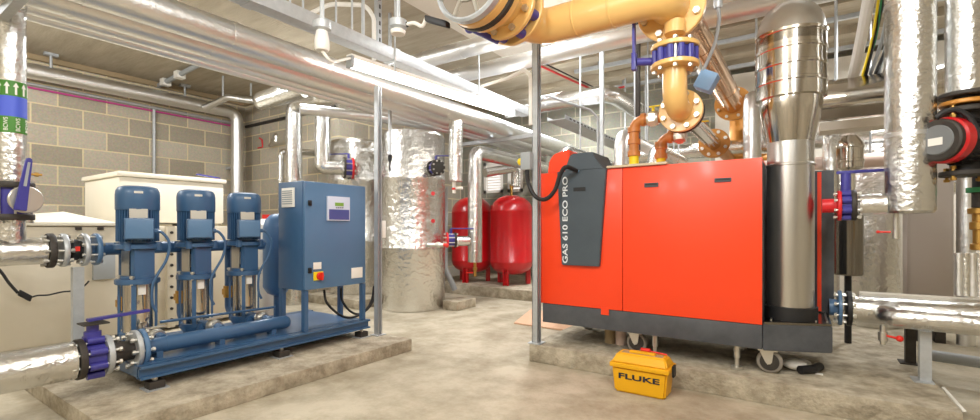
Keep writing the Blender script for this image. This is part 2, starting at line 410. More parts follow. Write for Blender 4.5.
for y in PY:
    MB().tube([(PX - .08, y, .32), (RX, y, .32), (RX, y, .745)], .026, .05, 16).out('outlet_branch', 'blue', t)
    MB().cyl((RX, y, .42), (RX, y, .5), .034, n=12).cyl((RX, y, .44), (RX, y, .48), .042, n=6).out('check_valve', 'brass', t)
    MB().tube([(SX, y + .03, .3), (SX - .05, y + .03, .31), (PX + .06, y, .32)], .024, .04, 16).out('inlet_branch', 'blue', t)
    v = MB().cyl((SX - .05, y + .03, .308), (SX - .11, y + .02, .312), .036, n=10).ball((SX - .085, y + .025, .31), .042).out('inlet_valve', 'zinc', t)
    MB().box((SX - .10, y - .02, .352), (SX - .075, y + .075, .36)).cyl((SX - .085, y + .02, .33), (SX - .085, y + .02, .358), .008, n=8).out('valve_lever', 'zinc', v)
# cable conduit along pump bases
a_, b_ = P(160, 322, X=-2.97), P(275, 307, X=-2.97)
MB().tube([a_, b_], .008, 0, 8).out('cable_conduit', 'blue', t)
# ------------------------------------------------------------------ vertical multistage pump
def pump(y, label):
    c = V((PX, y, 0)); at = lambda z: c + Z1 * z
    t = thing('booster_pump', label, 'pump', (PX, y, .213), 'upright blue booster pumps on the skid')
    b = MB(); b.box((PX - .1, y - .085, .214), (PX + .1, y + .085, .235), .004); b.lathe(at(.235), Z1, [(.08, 0), (.075, .03), (.095, .06), (.095, .085)], 28)
    b.cyl((PX - .12, y, .29), (PX + .12, y, .29), .04, n=20); b.out('pump_base', 'blue', t)
    MB().cyl(at(.32), at(.6), .078, n=32).out('steel_sleeve', 'chrome', t)
    for k in range(4):
        a = PI / 4 + k * PI / 2 + .25; d = V((math.cos(a), math.sin(a), 0)); s = V((-d.y, d.x, 0))
        MB().obox(at(.3) + d * .088 - s * .012, s * .024, d * .012, Z1 * .3).out('tie_strap', 'blue', t)
    b = MB().prism([at(.588) + V((math.cos(k * PI / 6 + .26) * .118, math.sin(k * PI / 6 + .26) * .118, 0)) for k in range(12)], (0, 0, .03), .004)
    hd = b.out('pump_head', 'blue', t); bolts(hd, at(.612), Z1, .1, 4, .012, .05, ph=.6)
    b = MB()
    for a in (.1, PI + .1):
        d = V((math.cos(a), math.sin(a), 0)); s = V((-d.y, d.x, 0))
        b.prism([at(.617) + d * .045 - s * .062, at(.617) + d * .085 - s * .055, at(.617) + d * .085 + s * .055, at(.617) + d * .045 + s * .062], (0, 0, .165), .004)
    b.cyl(at(.617), at(.635), .09, n=28); b.out('motor_stool', 'blue', t)
    b = MB().cyl(at(.63), at(.78), .018, n=16).cyl(at(.66), at(.74), .034, n=16); b.out('shaft_coupling', 'zinc', t)
    for a in (PI / 2 + .1, -PI / 2 + .1):
        d = V((math.cos(a), math.sin(a), 0)); s = V((-d.y, d.x, 0))
        MB().obox(at(.635) + d * .066 - s * .045, s * .09, d * .003, Z1 * .14).out('coupling_guard', 'steel', t)
    fl = MB().lathe(at(.782), Z1, [(.1, 0), (.118, .004), (.118, .026), (.1, .035)], 32)
    for k in range(4):
        a = PI / 4 + k * PI / 2; d = V((math.cos(a), math.sin(a), 0)); fl.cyl(at(.776) + d * .112, at(.82) + d * .112, .02, n=12)
    fl.out('motor_flange', 'blue', t)
    b = MB().cyl(at(.815), at(1.0), .092, n=32)
    for k in range(40):
        a = 2 * PI * k / 40; d = V((math.cos(a), math.sin(a), 0)); s = V((-d.y, d.x, 0))
        b.obox(at(.825) + d * .09 - s * .002, s * .004, d * .02, Z1 * .185)
    b.out('motor_housing', 'blue', t)
    b = MB().lathe(at(1.0), Z1, [(.112, 0), (.114, .004), (.114, .085), (.111, .108), (.1, .126), (.075, .134), (.03, .137)], 36)
    cw = b.out('fan_cowl', 'blue', t)
    a = -.3; d = V((math.cos(a), math.sin(a), 0)); s = V((-d.y, d.x, 0))
    on_strip('badge', at(1.09) + d * .1145 - s * .022 , s, Z1, .044, .012, 'zinc', cw, .0015)
    on_strip('rating_plate', at(.955) + d * .111 - s * .045, s, Z1, .09, .05, 'zinc', t, .002)
    o = at(.838) + d * .1 - s * .07
    bx = MB().obox(o, s * .145, d * .075, Z1 * .115, .006).out('terminal_box', 'blue', t)
    MB().obox(o + d * .075 + s * .006 + Z1 * .006, s * .133, d * .008, Z1 * .103, .004).out('box_lid', 'panelblue', bx)
    e = o + s * .147 + d * .04 + Z1 * .045
    cb = MB(); cb.curve([e, e + s * .04 - Z1 * .01, e + s * .075 - Z1 * .07, e + s * .06 - Z1 * .16, e + s * .01 - Z1 * .25, e - s * .01 - Z1 * .31, e - s * .01 - Z1 * .40, e + s * .01 - Z1 * .45], .008)
    cb.cyl(e - s * .005, e + s * .02, .013, n=10); cb.out('motor_cable', 'blue', t)
    sc_ = at(.53) + V((math.cos(-.1), math.sin(-.1), 0)) * .079
    dd = V((math.cos(-.1), math.sin(-.1), 0)); ss = V((-dd.y, dd.x, 0))
    on_strip('data_label', sc_ - ss * .018, ss, Z1, .04, .055, 'white', t, .002)
    for ch in t.children_recursive:
        if ch.name.startswith('bolt'): ch.location.x *= .9; ch.location.y *= .9
        else:
            for v in ch.data.vertices: v.co.x *= .9; v.co.y *= .9
    return t
pm = pump(PY[0], 'blue upright pump nearest the bellows, first of three on skid')
for y, lb in ((PY[1], 'blue upright pump in the middle of the three on skid'), (PY[2], 'blue upright pump next to the blue control panel')):
    dup(pm, (PX, y, .213), lb)
# ------------------------------------------------------------------ control panel
t = thing('control_panel', 'blue pump control cabinet on legs with display and red isolator', 'control panel', (-2.86, 2.1, .213))
px0, px1, py0, py1, pz0, pz1 = -3.0, -2.725, 1.84, 2.36, .485, 1.213
MB().box((px0, py0, pz0), (px1, py1, pz1), .006).out('cabinet', 'blue', t)
dr = MB().box((px1 + .002, py0 + .004, pz0 + .004), (px1 + .02, py1 - .004, pz1 - .004), .005).out('door', 'panelblue', t)
fx = px1 + .0205
def face(u, v): return P(u, v, X=fx)
def plate(nm, u0, v0, u1, v1, m, par, th=.003):
    a, c = face(u0, v1), face(u1, v0)
    return MB().box((fx, a.y, min(a.z, c.z)), (fx + th, c.y, max(a.z, c.z)), .0008).out(nm, m, par)
d = plate('display_unit', 326.5, 197.5, 348.8, 220.5, 'disp', dr, .012)
def dplate(u0, v0, u1, v1, m, nm, off):
    a, c = face(u0, v1), face(u1, v0)
    return MB().box((fx + off, a.y, a.z), (fx + off + .0015, c.y, c.z)).out(nm, m, d)
dplate(328, 210, 348, 219.5, 'disp2', 'keypad_face', .012); dplate(334, 203, 342.5, 206, 'lcd', 'lcd_screen', .012)
for u in (335, 337, 339, 341): dplate(u, 207.3, u + 1.1, 208.4, 'casemark', 'key_button', .012)
plate('warning_label', 313.2, 262, 321.2, 269.5, 'white', dr); plate('rating_label', 351.3, 267, 362.3, 278.5, 'white', dr)
isw = plate('isolator_plate', 313.2, 271.2, 322.6, 280.6, 'yellowp', dr, .008)
c = face(319, 276)
MB().lathe(c + X1 * .008, X1, [(.026, 0), (.026, .012), (.022, .016)], 24).box((c.x + .02, c.y - .007, c.z - .026), (c.x + .042, c.y + .007, c.z + .026), .003).out('rotary_knob', 'rplast', isw)
for v in (203, 270.5):
    c = face(309.3, v); MB().box((c.x, c.y - .012, c.z - .018), (c.x + .012, c.y + .012, c.z + .018), .003).cyl(c + X1 * .01, c + X1 * .02, .006, n=10).out('door_lock', 'black', dr)
a, c = P(283, 207.5, Y=py0), P(295, 187.5, Y=py0)
vg = MB().box((a.x, py0 - .012, a.z), (c.x, py0, c.z), .003).out('vent_grille', 'white', t)
b = MB()
for k in range(7):
    z = a.z + .02 + k * (c.z - a.z - .03) / 7; b.box((a.x + .012, py0 - .016, z), (c.x - .012, py0 - .011, z + .007))
b.out('grille_slat', 'gplast', vg)
for x in (px0 + .02, px1 + .0):
    for y in (py0 + .02, py1 - .015):
        MB().box((x - .02, y - .014, .2135), (x + .016, y + .014, pz0)).out('leg', 'blue', t)
# black power cables under the panel
A0 = P(324, 290, X=-2.82); pts = [A0] + [P(u, v, X=-2.78) for u, v in ((327, 303), (340, 315), (352, 317.5), (365, 311), (372, 299), (374, 286))]
solo('power_cable', MB().curve(pts, .009), 'black', 'outer black cable looping lower below blue control cabinet', 'cable')
pts = [P(341, 288, X=-2.88)] + [P(u, v, X=-2.9) for u, v in ((342, 300), (350, 311), (360, 314), (370, 306), (377, 291), (380.5, 270))]
solo('power_cable', MB().curve(pts, .009), 'black', 'inner black cable looping beneath blue control cabinet, behind the outer one', 'cable')
# blue expansion vessel behind panel
c = V((-3.36, 2.05, 0))
t = thing('pressure_vessel', 'slim blue pressure vessel behind the control panel', 'vessel', c + Z1 * .213)
MB().lathe(c + Z1 * .4, Z1, [(.03, -.02), (.07, 0), (.1, .05), (.1, .5), (.085, .56), (.05, .6), (.015, .61)], 28).out('shell', 'dblue', t)
MB().cyl(c + Z1 * .2135, c + Z1 * .4, .025, n=12).out('inlet_pipe', 'blue', t)
c = P(266.5, 216, X=-3.75); 
t = thing('dosing_bottle', 'white canister with red cap behind the blue control panel', 'canister', (c.x, c.y, .0875))
MB().lathe((c.x, c.y, .0875), Z1, [(.09, 0), (.1, .02), (.1, c.z - .16), (.06, c.z - .12), (.03, c.z - .11)], 24).out('canister_body', 'white', t)
MB().cyl((c.x, c.y, c.z - .028), (c.x, c.y, c.z + .012), .035, n=20).out('cap', 'rplast', t)
# ------------------------------------------------------------------ suction valve and big foil pipe
t = thing('insulated_pipe', 'thick foil-lagged suction pipe at lower left corner of view', 'pipe', (SX, .4, .275))
MB().tube([(SX, -.1, .275), (SX, .715, .275)], .088, 0, 32, rings=.42).out('lagging', 'foil', t)
t = thing('butterfly_valve', 'purple butterfly valve with long flat lever on the lower suction pipe', 'valve', (SX, .785, .17))
flange(MB(), (SX, .735, .275), Y1, .096, .028).out('flange', 'iron', t); flange(MB(), (SX, .84, .275), Y1, .096, .024).out('flange', 'galv', t)
MB().cyl((SX, .755, .275), (SX, .825, .275), .07, n=28).out('valve_body', 'purple', t)
for k in range(8):
    a = PI / 8 + k * PI / 4; MB().cyl((SX + math.cos(a) * .077, .757, .275 + math.sin(a) * .09), (SX + math.cos(a) * .077, .823, .275 + math.sin(a) * .09), .018, n=12).out('lug', 'purple', t)
bolts(t, (SX, .788, .275), Y1, .079, 8, .012, .19, ph=.5)
vz = P(89, 322, X=SX).z
MB().cyl((SX, .787, .34), (SX, .787, vz - .01), .024, n=16).cyl((SX, .787, .35), (SX, .787, .4), .034, n=16).out('valve_neck', 'purple', t)
MB().box((SX - .05, .74, vz - .012), (SX + .05, .84, vz - .005)).out('index_plate', 'iron', t)
e0, e1 = P(87, 319, X=SX), P(149, 311.5, X=SX)
MB().prism([(SX - .02, e0.y, vz + .002), (SX + .02, e0.y, vz + .002), (SX + .014, e1.y, e1.z), (SX - .014, e1.y, e1.z)], (0, 0, .014), .002).out('lever_handle', 'purple', t)
t = thing('reducing_spool', 'dull brown reducer spool between purple valve and blue manifold flange', 'pipe fitting', (SX, .91, .2))
MB().lathe((SX, .853, .275), Y1, [(.075, 0), (.07, .02), (.05, .06), (.05, .095)], 28).out('reducer', 'iron', t)
flange(MB(), (SX, .958, .275), Y1, .098, .022).out('flange', 'galv', t); bolts(t, (SX, .97, .275), Y1, .081, 8, .012, .1)
# ================================================================== WATER TANKS
TX = -4.62
t = thing('water_tank', 'large cream water tank with shallow domed lid on the floor', 'water tank', (TX - .6, 1.2, 0))
ty0, tyj, ty1, tz = .25, 1.79, 2.45, .915
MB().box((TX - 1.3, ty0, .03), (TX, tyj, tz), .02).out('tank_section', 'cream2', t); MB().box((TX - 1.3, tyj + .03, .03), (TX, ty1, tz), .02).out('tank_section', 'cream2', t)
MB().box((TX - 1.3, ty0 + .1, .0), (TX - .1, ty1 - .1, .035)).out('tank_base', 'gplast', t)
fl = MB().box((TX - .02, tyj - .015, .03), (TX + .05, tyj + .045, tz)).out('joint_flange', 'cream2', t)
for k in range(9): MB().cyl((TX + .05, tyj + .015, .1 + k * .095), (TX + .062, tyj + .015, .1 + k * .095), .013, n=6).out('joint_bolt', 'iron', fl)
la, lc = P(33, 215, X=TX + .03), P(117, 216, X=TX + .03)
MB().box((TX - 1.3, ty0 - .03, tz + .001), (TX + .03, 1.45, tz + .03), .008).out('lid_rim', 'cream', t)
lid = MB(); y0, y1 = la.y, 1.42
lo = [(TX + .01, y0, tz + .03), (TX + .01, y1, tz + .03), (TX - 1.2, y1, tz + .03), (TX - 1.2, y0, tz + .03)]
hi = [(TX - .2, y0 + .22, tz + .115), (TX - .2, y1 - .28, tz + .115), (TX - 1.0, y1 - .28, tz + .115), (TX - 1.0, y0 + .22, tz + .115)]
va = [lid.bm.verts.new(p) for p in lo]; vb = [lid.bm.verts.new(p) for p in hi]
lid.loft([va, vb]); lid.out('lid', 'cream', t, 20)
for yy in (P(78, 220, X=TX).y, P(100, 220, X=TX).y):
    MB().box((TX + .001, yy - .018, tz - .03), (TX + .02, yy + .018, tz - .008)).out('lid_clip', 'iron', t)
c1 = P(119, 171, X=-4.9); c2 = P(224, 181.5, X=-4.9)
t = thing('water_tank', 'smaller plain cream tank standing on rear of larger tank', 'water tank', (-5.3, 2, .917))
MB().box((-5.78, c1.y, .9455), (-4.9, c2.y, 1.35), .02).out('tank_body', 'cream', t)
MB().box((-5.8, c1.y - .02, 1.352), (-4.88, c2.y + .02, 1.395), .015).out('lid', 'cream', t)
for yy in (c1.y + .03, c2.y - .13): MB().box((-5.75, yy, .916), (-4.95, yy + .1, .945)).out('runner', 'cream2', t)
# purple lever on top of tank edge
p = P(196, 176, X=-5.0); q = P(219, 180, X=-5.0)
t = thing('valve_lever', 'small purple lever valve on top of rear cream tank', 'valve', (p.x, p.y, 1.396))
MB().obox(p + V((0, 0, .01)), q - p, V((.03, 0, 0)), (0, 0, .012)).out('lever', 'purple', t); MB().cyl((q.x + .015, q.y - .02, 1.396), (q.x + .015, q.y - .02, q.z + .01), .022, n=12).out('valve_neck', 'brass', t)
# black lead with inline adapter
pts = [P(u, v, X=-4.5) for u, v in ((-8, 262), (2, 273), (9, 283), (18, 293))]; pts2 = [P(u, v, X=-4.5) for u, v in ((29, 298), (38, 295.5), (48, 295), (62, 292), (75, 290.5), (84, 286), (89, 281))]
t = thing('power_lead', 'thin black lead with inline adapter sagging across cream tank', 'cable', P(24, 296, X=-4.5))
MB().curve(pts, .009).out('lead', 'black', t); MB().curve(pts2, .006).out('lead', 'black', t)
a_, b_ = P(17.5, 292.5, X=-4.5), P(30, 299, X=-4.5); dd = (b_ - a_); MB().obox(a_ - V((.02, 0, .02)), dd, V((.04, 0, 0)), V((0, .012, .04)), .008).out('adapter', 'black', t)
# grey control boxes on the tank wall
a_ = P(93, 280, X=-4.59)
solo('socket_box', MB().box((-4.616, a_.y, a_.z), (-4.58, a_.y + .14, a_.z + .2), .004), 'gplast', 'small grey box fixed to cream tank behind bellows', 'box')
# ================================================================== LEFT WALL SERVICES
WX = -7.12
p0 = P(27, 69, X=WX); zz = 2.65
pR = P(237, 115, X=WX)
t = thing('insulated_pipe', 'long foil pipe along left block wall with drop at the corner', 'pipe', (WX, 2, 1.2))
MB().tube([(WX, -1.5, zz), (WX, pR.y, zz), (WX, pR.y, 1.0)], .085, .13, 24, rings=.8).out('lagging', 'foil3', t)
MB().box((WX - .24, pR.y - .05, 1.8), (WX, pR.y - .02, 1.84)).out('wall_bracket', 'galv', t)
q = P(205, 108, X=WX + .1); r = P(228, 97, X=WX + .5); s_ = P(300, 118, X=WX + .8)
solo('insulated_pipe', MB().tube([q, r, V((s_.x, 3.55, r.z - .05))], .045, .08, 16), 'foil3', 'thin foil branch leaving the left wall pipe near corner', 'pipe')
p0, p1 = P(27, 84, X=-7.33), P(232, 126, X=-7.33)
solo('cable_conduit', MB().tube([(-7.335, -1.5, p0.z), (-7.335, 3.9, p1.z)], .012, 0, 8), 'pink', 'straight pink cable run along the left block wall', 'cable')
solo('cable_conduit', MB().tube([(-7.325, -1.5, p0.z + .04), (-7.325, 3.9, p1.z + .04)], .016, 0, 8), 'galv', 'steel conduit just above the pink cable on left wall', 'conduit')
p0, p1 = P(246, 127, Y=3.93), P(300, 113, Y=3.93)
solo('cable_tray', MB().box((p0.x, 3.91, p0.z - .018), (-5.1, 3.945, p0.z + .018)), 'iron', 'dark cable tray on short block wall beyond corner drop pipe', 'cable tray')
vr = P(155, 150, X=-7.3)
solo('threaded_rod', MB().cyl((-7.33, vr.y, 1.3), (-7.33, vr.y, 2.52), .02, n=10), 'galv', 'upright conduit drop on left block wall behind cream tank', 'conduit')
# rods holding the wall pipe
for u, lb in ((51, 'hanger rod nearest camera on left wall pipe'), (185, 'hanger rod of left wall pipe close to its thin branch')):
    y = P(u, 80, X=WX).y
    t = thing('hanger_rod', lb, 'rod', (WX, y, zz))
    MB().cyl((WX, y, zz + .08), (WX, y, CZ - .015), .014, n=8).out('rod', 'galv', t); MB().box((WX - .03, y - .06, CZ - .03), (WX + .03, y + .06, CZ - .001)).out('ceiling_bracket', 'galv', t)
for u, lb in ((223, 'middle slim rod hanging left of the foil pipe bank'), (251, 'right slim rod hanging left of the foil pipe bank')):
    p = P(u, 96, X=-6.3); solo('hanger_rod', MB().cyl((p.x, p.y, p.z), (p.x, p.y, CZ - .001), .013, n=8), 'galv', lb, 'rod')
a_, b_ = P(158, 86, Z=2.86), P(200, 64, Z=2.86)
t = thing('lighting_conduit', 'grey conduit with clips across soffit above left wall pipe', 'conduit', a_)
MB().tube([a_, b_], .03, 0, 8).out('conduit', 'gplast', t)
for k in (.2, .55): c = a_.lerp(b_, k); MB().box(c - V((.05, .05, .05)), c + V((.05, .05, .039))).out('conduit_clip', 'white', t)
# ================================================================== OVERHEAD PIPE BANK
RZ = 2.05
bank = [(-2.83, .085, 'foil-lagged pipe of overhead bank, nearest the long lamp'), (-3.09, .078, 'foil-lagged pipe of overhead bank, middle of the run'), (-3.32, .04, 'thin foil pipe of overhead bank, left of middle pipe'), (-3.46, .03, 'thinnest foil pipe at far left edge of overhead bank')]
for x, r, lb in bank:
    t = thing('insulated_pipe', lb, 'pipe', (x, 2.5, RZ - r))
    MB().tube([(x, -1.6, RZ), (x, 6.5, RZ)], r, 0, 24, rings=.65).out('lagging', 'foil3', t)
for i, y in enumerate((.55, 4.6)):
    solo('strut_channel', MB().box((-3.6, y - .02, RZ - .128), (-2.45, y + .02, RZ - .0855)), 'galv', ('cross channel under overhead bank above the banded riser', 'cross channel carrying the far end of overhead bank')[i], 'channel')
a0, a1 = P(280, 5, X=-2.55), P(530, 104.3, X=-2.55); b0, b1 = P(280, 20, X=-2.55), P(530, 112, X=-2.55)
tz0, tz1 = (b0.z + b1.z) / 2, (a0.z + a1.z) / 2
t = thing('cable_trunking', 'galvanised steel cable trunking above the long fluorescent lamp', 'trunking', (-2.6, 2.5, tz0))
MB().box((-2.66, -1.5, tz0), (-2.55, a1.y, tz1), .004).out('trunking_body', 'galv', t)
for k in range(4): MB().box((-2.665, .3 + k * 1.1, tz0 - .004), (-2.545, .36 + k * 1.1, tz1 + .004)).out('joint_cover', 'galv', t)
# long fluorescent fitting
def batten(p0, p1, label, w=.07, group=None):
    p0, p1 = V(p0), V(p1); d = (p1 - p0); s = V((-d.y, d.x, 0)).normalized() * w
    t = thing('fluorescent_lamp', label, 'lamp', p0.lerp(p1, .5), group)
    MB().obox(p0 - s * .5 + Z1 * .03, d, s, Z1 * .03, .004).out('housing', 'white', t)
    MB().obox(p0 - s * .5 - Z1 * .025 + d * .01, d * .98, s, Z1 * .054, .012).out('diffuser', 'lamp', t)
    for k in (0, 1):
        c = p0.lerp(p1, k); e = d.normalized() * (.02 if k == 0 else -.02)
        MB().obox(c - s * .54 - Z1 * .028, s * 1.08, e, Z1 * .075).out('end_cap', 'gplast', t)
    return t
f0, f1 = P(349, 63, X=-2.5), P(513, 114, X=-2.5)
batten(f0, f1, 'long lit fluorescent lamp below the galvanised trunking', .055)
for u, lb in ((470, 'lamp hanger rod near the far end of long lamp'), (385, 'lamp hanger rod near the near end of long lamp')):
    k = (P(u, 90, X=-2.5).y - f0.y) / (f1.y - f0.y); c = f0.lerp(f1, k)
    solo('hanger_rod', MB().cyl(c + V((.1, 0, .0)), V((c.x + .1, c.y, CZ - .001)), .006, n=8).cyl(c + V((-.04, 0, .066)), c + V((.1, 0, .066)), .006, n=6), 'galv', lb, 'rod')
# ceiling accessories
def jb(u, v, zt, lb, D):
    c = P(u, v, D=D); t = thing('conduit_box', lb, 'electrical box', c)
    MB().lathe(c + Z1 * .01, Z1, [(.03, 0), (.05, .01), (.05, .05), (.03, .06)], 24).out('round_box', 'galv', t)
    MB().cyl(c + Z1 * .06, V((c.x, c.y, CZ - .001)), .013, n=10).out('conduit_drop', 'galv', t)
    return t, c
t, c = jb(322, 33, 0, 'round conduit box with white plug hanging beside trunking', 2.6)
MB().lathe(c - Z1 * .1, Z1, [(.035, 0), (.04, .01), (.04, .06), (.03, .11)], 20).out('white_plug', 'white', t)
e = f0 + V((0, .02, .04)); MB().curve([c - Z1 * .1, c - Z1 * .15 + V((.02, .05, 0)), e.lerp(c, .4) - Z1 * .07, e], .009).out('white_flex', 'white', t)
t, c = jb(398, 31, 0, 'round conduit box with black connector near gas drum', 2.7)
MB().lathe(c - Z1 * .02, Z1, [(.04, 0), (.045, .02), (.03, .03)], 20).out('white_rose', 'white', t)
MB().curve([P(404, 25, D=2.7), P(414, 23, D=2.68), P(422, 26, D=2.65), P(426, 19, D=2.62)], .011).out('white_flex', 'white', t)
MB().cyl(P(402, 26, D=2.7), P(408, 24, D=2.7), .016, n=12).out('cable_gland', 'black', t)
solo('cable_connector', MB().obox(P(424, 14, D=2.5), P(446, 20, D=2.5) - P(424, 14, D=2.5), V((.0, .04, 0)), P(424, 21, D=2.5) - P(424, 14, D=2.5), .01), 'black', 'black connector plug hanging in front of gas drum', 'connector')
solo('bent_conduit', MB().tube([P(305, 16, D=3.7), P(330, 4, D=3.8), P(366, 5, D=3.8), P(374, 18, D=3.8), P(374, 60, D=3.8)], .018, .12, 10), 'white', 'white bent conduit arching over the trunking', 'conduit')
t = thing('strut_post', 'slotted galvanised drop channel above trunking', 'post', P(378, 40, D=3.9))
c = P(378, 45, D=3.9); MB().box((c.x - .022, c.y - .022, c.z - .02), (c.x + .022, c.y + .022, CZ - .001)).out('channel', 'galv', t)
for k in range(6): MB().box((c.x + .0221, c.y - .008, c.z + .02 + k * .07), (c.x + .0232, c.y + .008, c.z + .055 + k * .07)).out('slot', 'iron', t)
for u, lb in ((290, 'first thin rod dropping to trunking from left'), (303, 'second thin rod dropping to trunking from left'), (336, 'thin rod dropping to trunking left of bent conduit'), (352, 'thin rod dropping to trunking under bent conduit'), (363, 'thicker rod dropping to trunking beside slotted channel')):
    c = P(u, 20, X=-2.6); solo('hanger_rod', MB().cyl((c.x - .0, c.y, tz1 + .005), (c.x, c.y, CZ - .001), .007 if u != 363 else .012, n=8), 'galv', lb, 'rod')
c = P(390, 120, D=4.3); zz0 = P(390, 172, D=4.3).z
t = thing('strut_post', 'thin slotted channel hanging just right of tall post, before foil cylinder', 'post', (c.x, c.y, zz0))
MB().box((c.x - .012, c.y - .012, zz0 + .12), (c.x + .012, c.y + .012, CZ - .001)).out('channel', 'galv', t)
MB().cyl((c.x, c.y, zz0), (c.x, c.y, zz0 + .12), .008, n=8).cyl((c.x, c.y, zz0 + .1), (c.x, c.y, zz0 + .16), .02, n=10).out('dangling_lead', 'black', t)
# support posts
def post(c, ztop, label, w=.042, slots=True):
    t = thing('strut_post', label, 'post', c)
    x, y, z = c
    b = MB(); b.box((x - w / 2, y - w / 2, z), (x - w / 2 + .004, y + w / 2, ztop)); b.box((x - w / 2, y + w / 2 - .004, z), (x + w / 2, y + w / 2, ztop)); b.box((x - w / 2, y - w / 2, z), (x + w / 2, y - w / 2 + .004, ztop))
    b.box((x + w / 2 - .004, y - w / 2, z), (x + w / 2, y - w * .2, ztop)); b.box((x + w / 2 - .004, y + w * .2, z), (x + w / 2, y + w / 2, ztop))
    b.out('channel', 'galv', t); MB().box((x - w, y - w, z), (x + w, y + w, z + .006)).out('base_plate', 'galv', t)
    return t
post((-2.66, 2.44, .088), RZ - .075, 'tall galvanised channel post beside the blue control panel')
pp = post((-1.49, 2.79, .117), 2.28, 'tall galvanised channel post at left corner of boiler plinth', .045)
iso = P(532, 161, D=3.12)
t = thing('isolator_switch', 'grey rotary isolator box fixed to post left of boiler', 'switch', iso)
ix, iy = -1.49, 2.79
MB().box((ix - .085, iy - .075, iso.z - .06), (ix - .01, iy - .024, iso.z + .06), .008).out('enclosure', 'gplast', t)
MB().lathe((ix - .086, iy - .05, iso.z), -X1, [(.024, 0), (.024, .02), (.012, .03)], 16).out('rotary_knob', 'yellowp', t)
MB().cyl((ix - .045, iy - .05, iso.z - .09), (ix - .045, iy - .05, iso.z - .06), .014, n=12).out('cable_gland', 'black', t)
pts = [V((ix - .045, iy - .05, iso.z - .085))] + [P(u, v, Y=2.7) for u, v in ((529, 185), (536, 197), (546, 199), (555, 190), (560, 175), (566, 167))] + [P(577, 171, Y=2.79)]
solo('flexible_cable', MB().curve(pts, .014), 'black', 'thick black flex looping from isolator box to boiler fascia', 'cable')
solo('bent_conduit', MB().tube([P(482, 86, D=4.0), P(508, 78, D=3.5), P(524, 70, D=3.2), V((-1.52, 2.76, P(530, 73, D=3.12).z)), V((-1.52, 2.76, 1.6))], .013, .1, 10), 'white', 'white conduit bending down the post left of boiler', 'conduit')
# mid-depth tray posts and rods
for u, v0, v1, D, lb in ((602, 47, 160, 4.6, 'slim channel drop behind the boiler hood'), (638, 38, 150, 4.2, 'dark slotted channel drop left of the gas valve')):
    a_, c = P(u, v0, D=D), P(u, v1, D=D); w = .035
    solo('strut_post', MB().box((a_.x - w / 2, a_.y - w / 2, c.z), (a_.x + w / 2, a_.y + w / 2, CZ - .1 if a_.y < 4.45 else CZ - .001)), 'galv' if u < 620 else 'iron', lb, 'post')
# ================================================================== RISERS AND FOIL CYLINDERS
def cyl_tank(c, r, z0, z1, label):
    t = thing('foil_cylinder', label, 'hot water cylinder', (c[0], c[1], z0))
    MB().lathe((c[0], c[1], z0), Z1, [(r * .96, 0), (r, .03), (r, (z1 - z0) * .33), (r * 1.012, (z1 - z0) * .335), (r * 1.012, (z1 - z0) * .35), (r, (z1 - z0) * .355), (r, (z1 - z0) * .72), (r * 1.012, (z1 - z0) * .725), (r * 1.012, (z1 - z0) * .74), (r, (z1 - z0) * .745), (r, z1 - z0 - .06), (r * .93, z1 - z0 - .015), (r * .5, z1 - z0)], 56).out('foil_jacket', 'foil2', t)
    return t
ct1 = cyl_tank((-4.655, 3.95), .375, .101, 1.99, 'large foil-wrapped cylinder left of the tall post')
ct2 = cyl_tank((-3.65, 3.87), .36, .001, 1.97, 'large foil-wrapped cylinder right of the tall post')
for v in (194, 221):
    c = P(433, v, D=4.95); n = (V((0, 0, c.z)) - c); n.z = 0; n.normalize()
    b = MB().cyl(c - n * .06, c + n * .05, .02, n=12).out('sensor_pocket', 'zinc', ct2); MB().cyl(c + n * .05, c + n * .08, .022, n=12).out('sensor_cap', 'flred', b)
c = P(384, 227, D=4.9); 
solo('sensor_box', MB().obox(P(381, 238, X=-2.78), P(386, 238, X=-2.78) - P(381, 238, X=-2.78), V((-.03, 0, 0)), (0, 0, .14), .004), 'white', 'small white box beside the tall post at foil cylinders', 'box')
# valves on cylinders
def flanged_valve(c, ax, R, label, lever=None, body='purple', front='flred', stub=0):
    ax = V(ax).normalized(); c = V(c)
    t = thing('flanged_valve', label, 'valve', c - Z1 * R)
    flange(MB(), c - ax * .045, ax, R, .022).out('flange', 'iron', t); MB().cyl(c - ax * .033, c + ax * .033, R * .8, n=24).out('valve_body', body, t)
    flange(MB(), c + ax * .045, ax, R, .022).out('flange', front, t)
    bolts(t, c, ax, R * .82, 8, R * .11, .15, ph=.5)
    if lever is not None:
        MB().cyl(c, c + Z1 * (R + .04), .014, n=10).out('valve_neck', body, t)
        l = V(lever); s = l.cross(Z1).normalized() * .024
        MB().obox(c + Z1 * (R + .035) - s / 2, l, s, Z1 * .012, .002).out('lever_handle', body, t)
    return t
# riser into the left cylinder
s2 = P(322.5, 165, D=5.25); e2 = V((-4.72, 3.71, s2.z - .05)); 
ax = V((.35, .94, 0)).normalized()
r2 = M(15, s2) / 2
pA = V((s2.x, s2.y, s2.z - .02)); pB = pA + V((.55, .83, 0)).normalized() * .23
t = thing('insulated_pipe', 'foil drop pipe with elbow into left foil cylinder', 'pipe', (pA.x, pA.y, pA.z))
MB().tube([V((pA.x, pA.y, 2.265)), pA, pB], r2, .03, 24, rings=.4).out('lagging', 'foil', t)
axx = (pB - pA).normalized()
flanged_valve(pB + axx * .056, axx, .125, 'purple flanged valve between foil elbow and left cylinder', -Y1 * .0 + V((-.28, -.12, 0)))
pC = pB + axx * .112; MB().cyl(pC - axx * .002, V((-4.5, 3.8, pC.z)), .085, n=24).out('inlet_stub', 'foil', ct1)
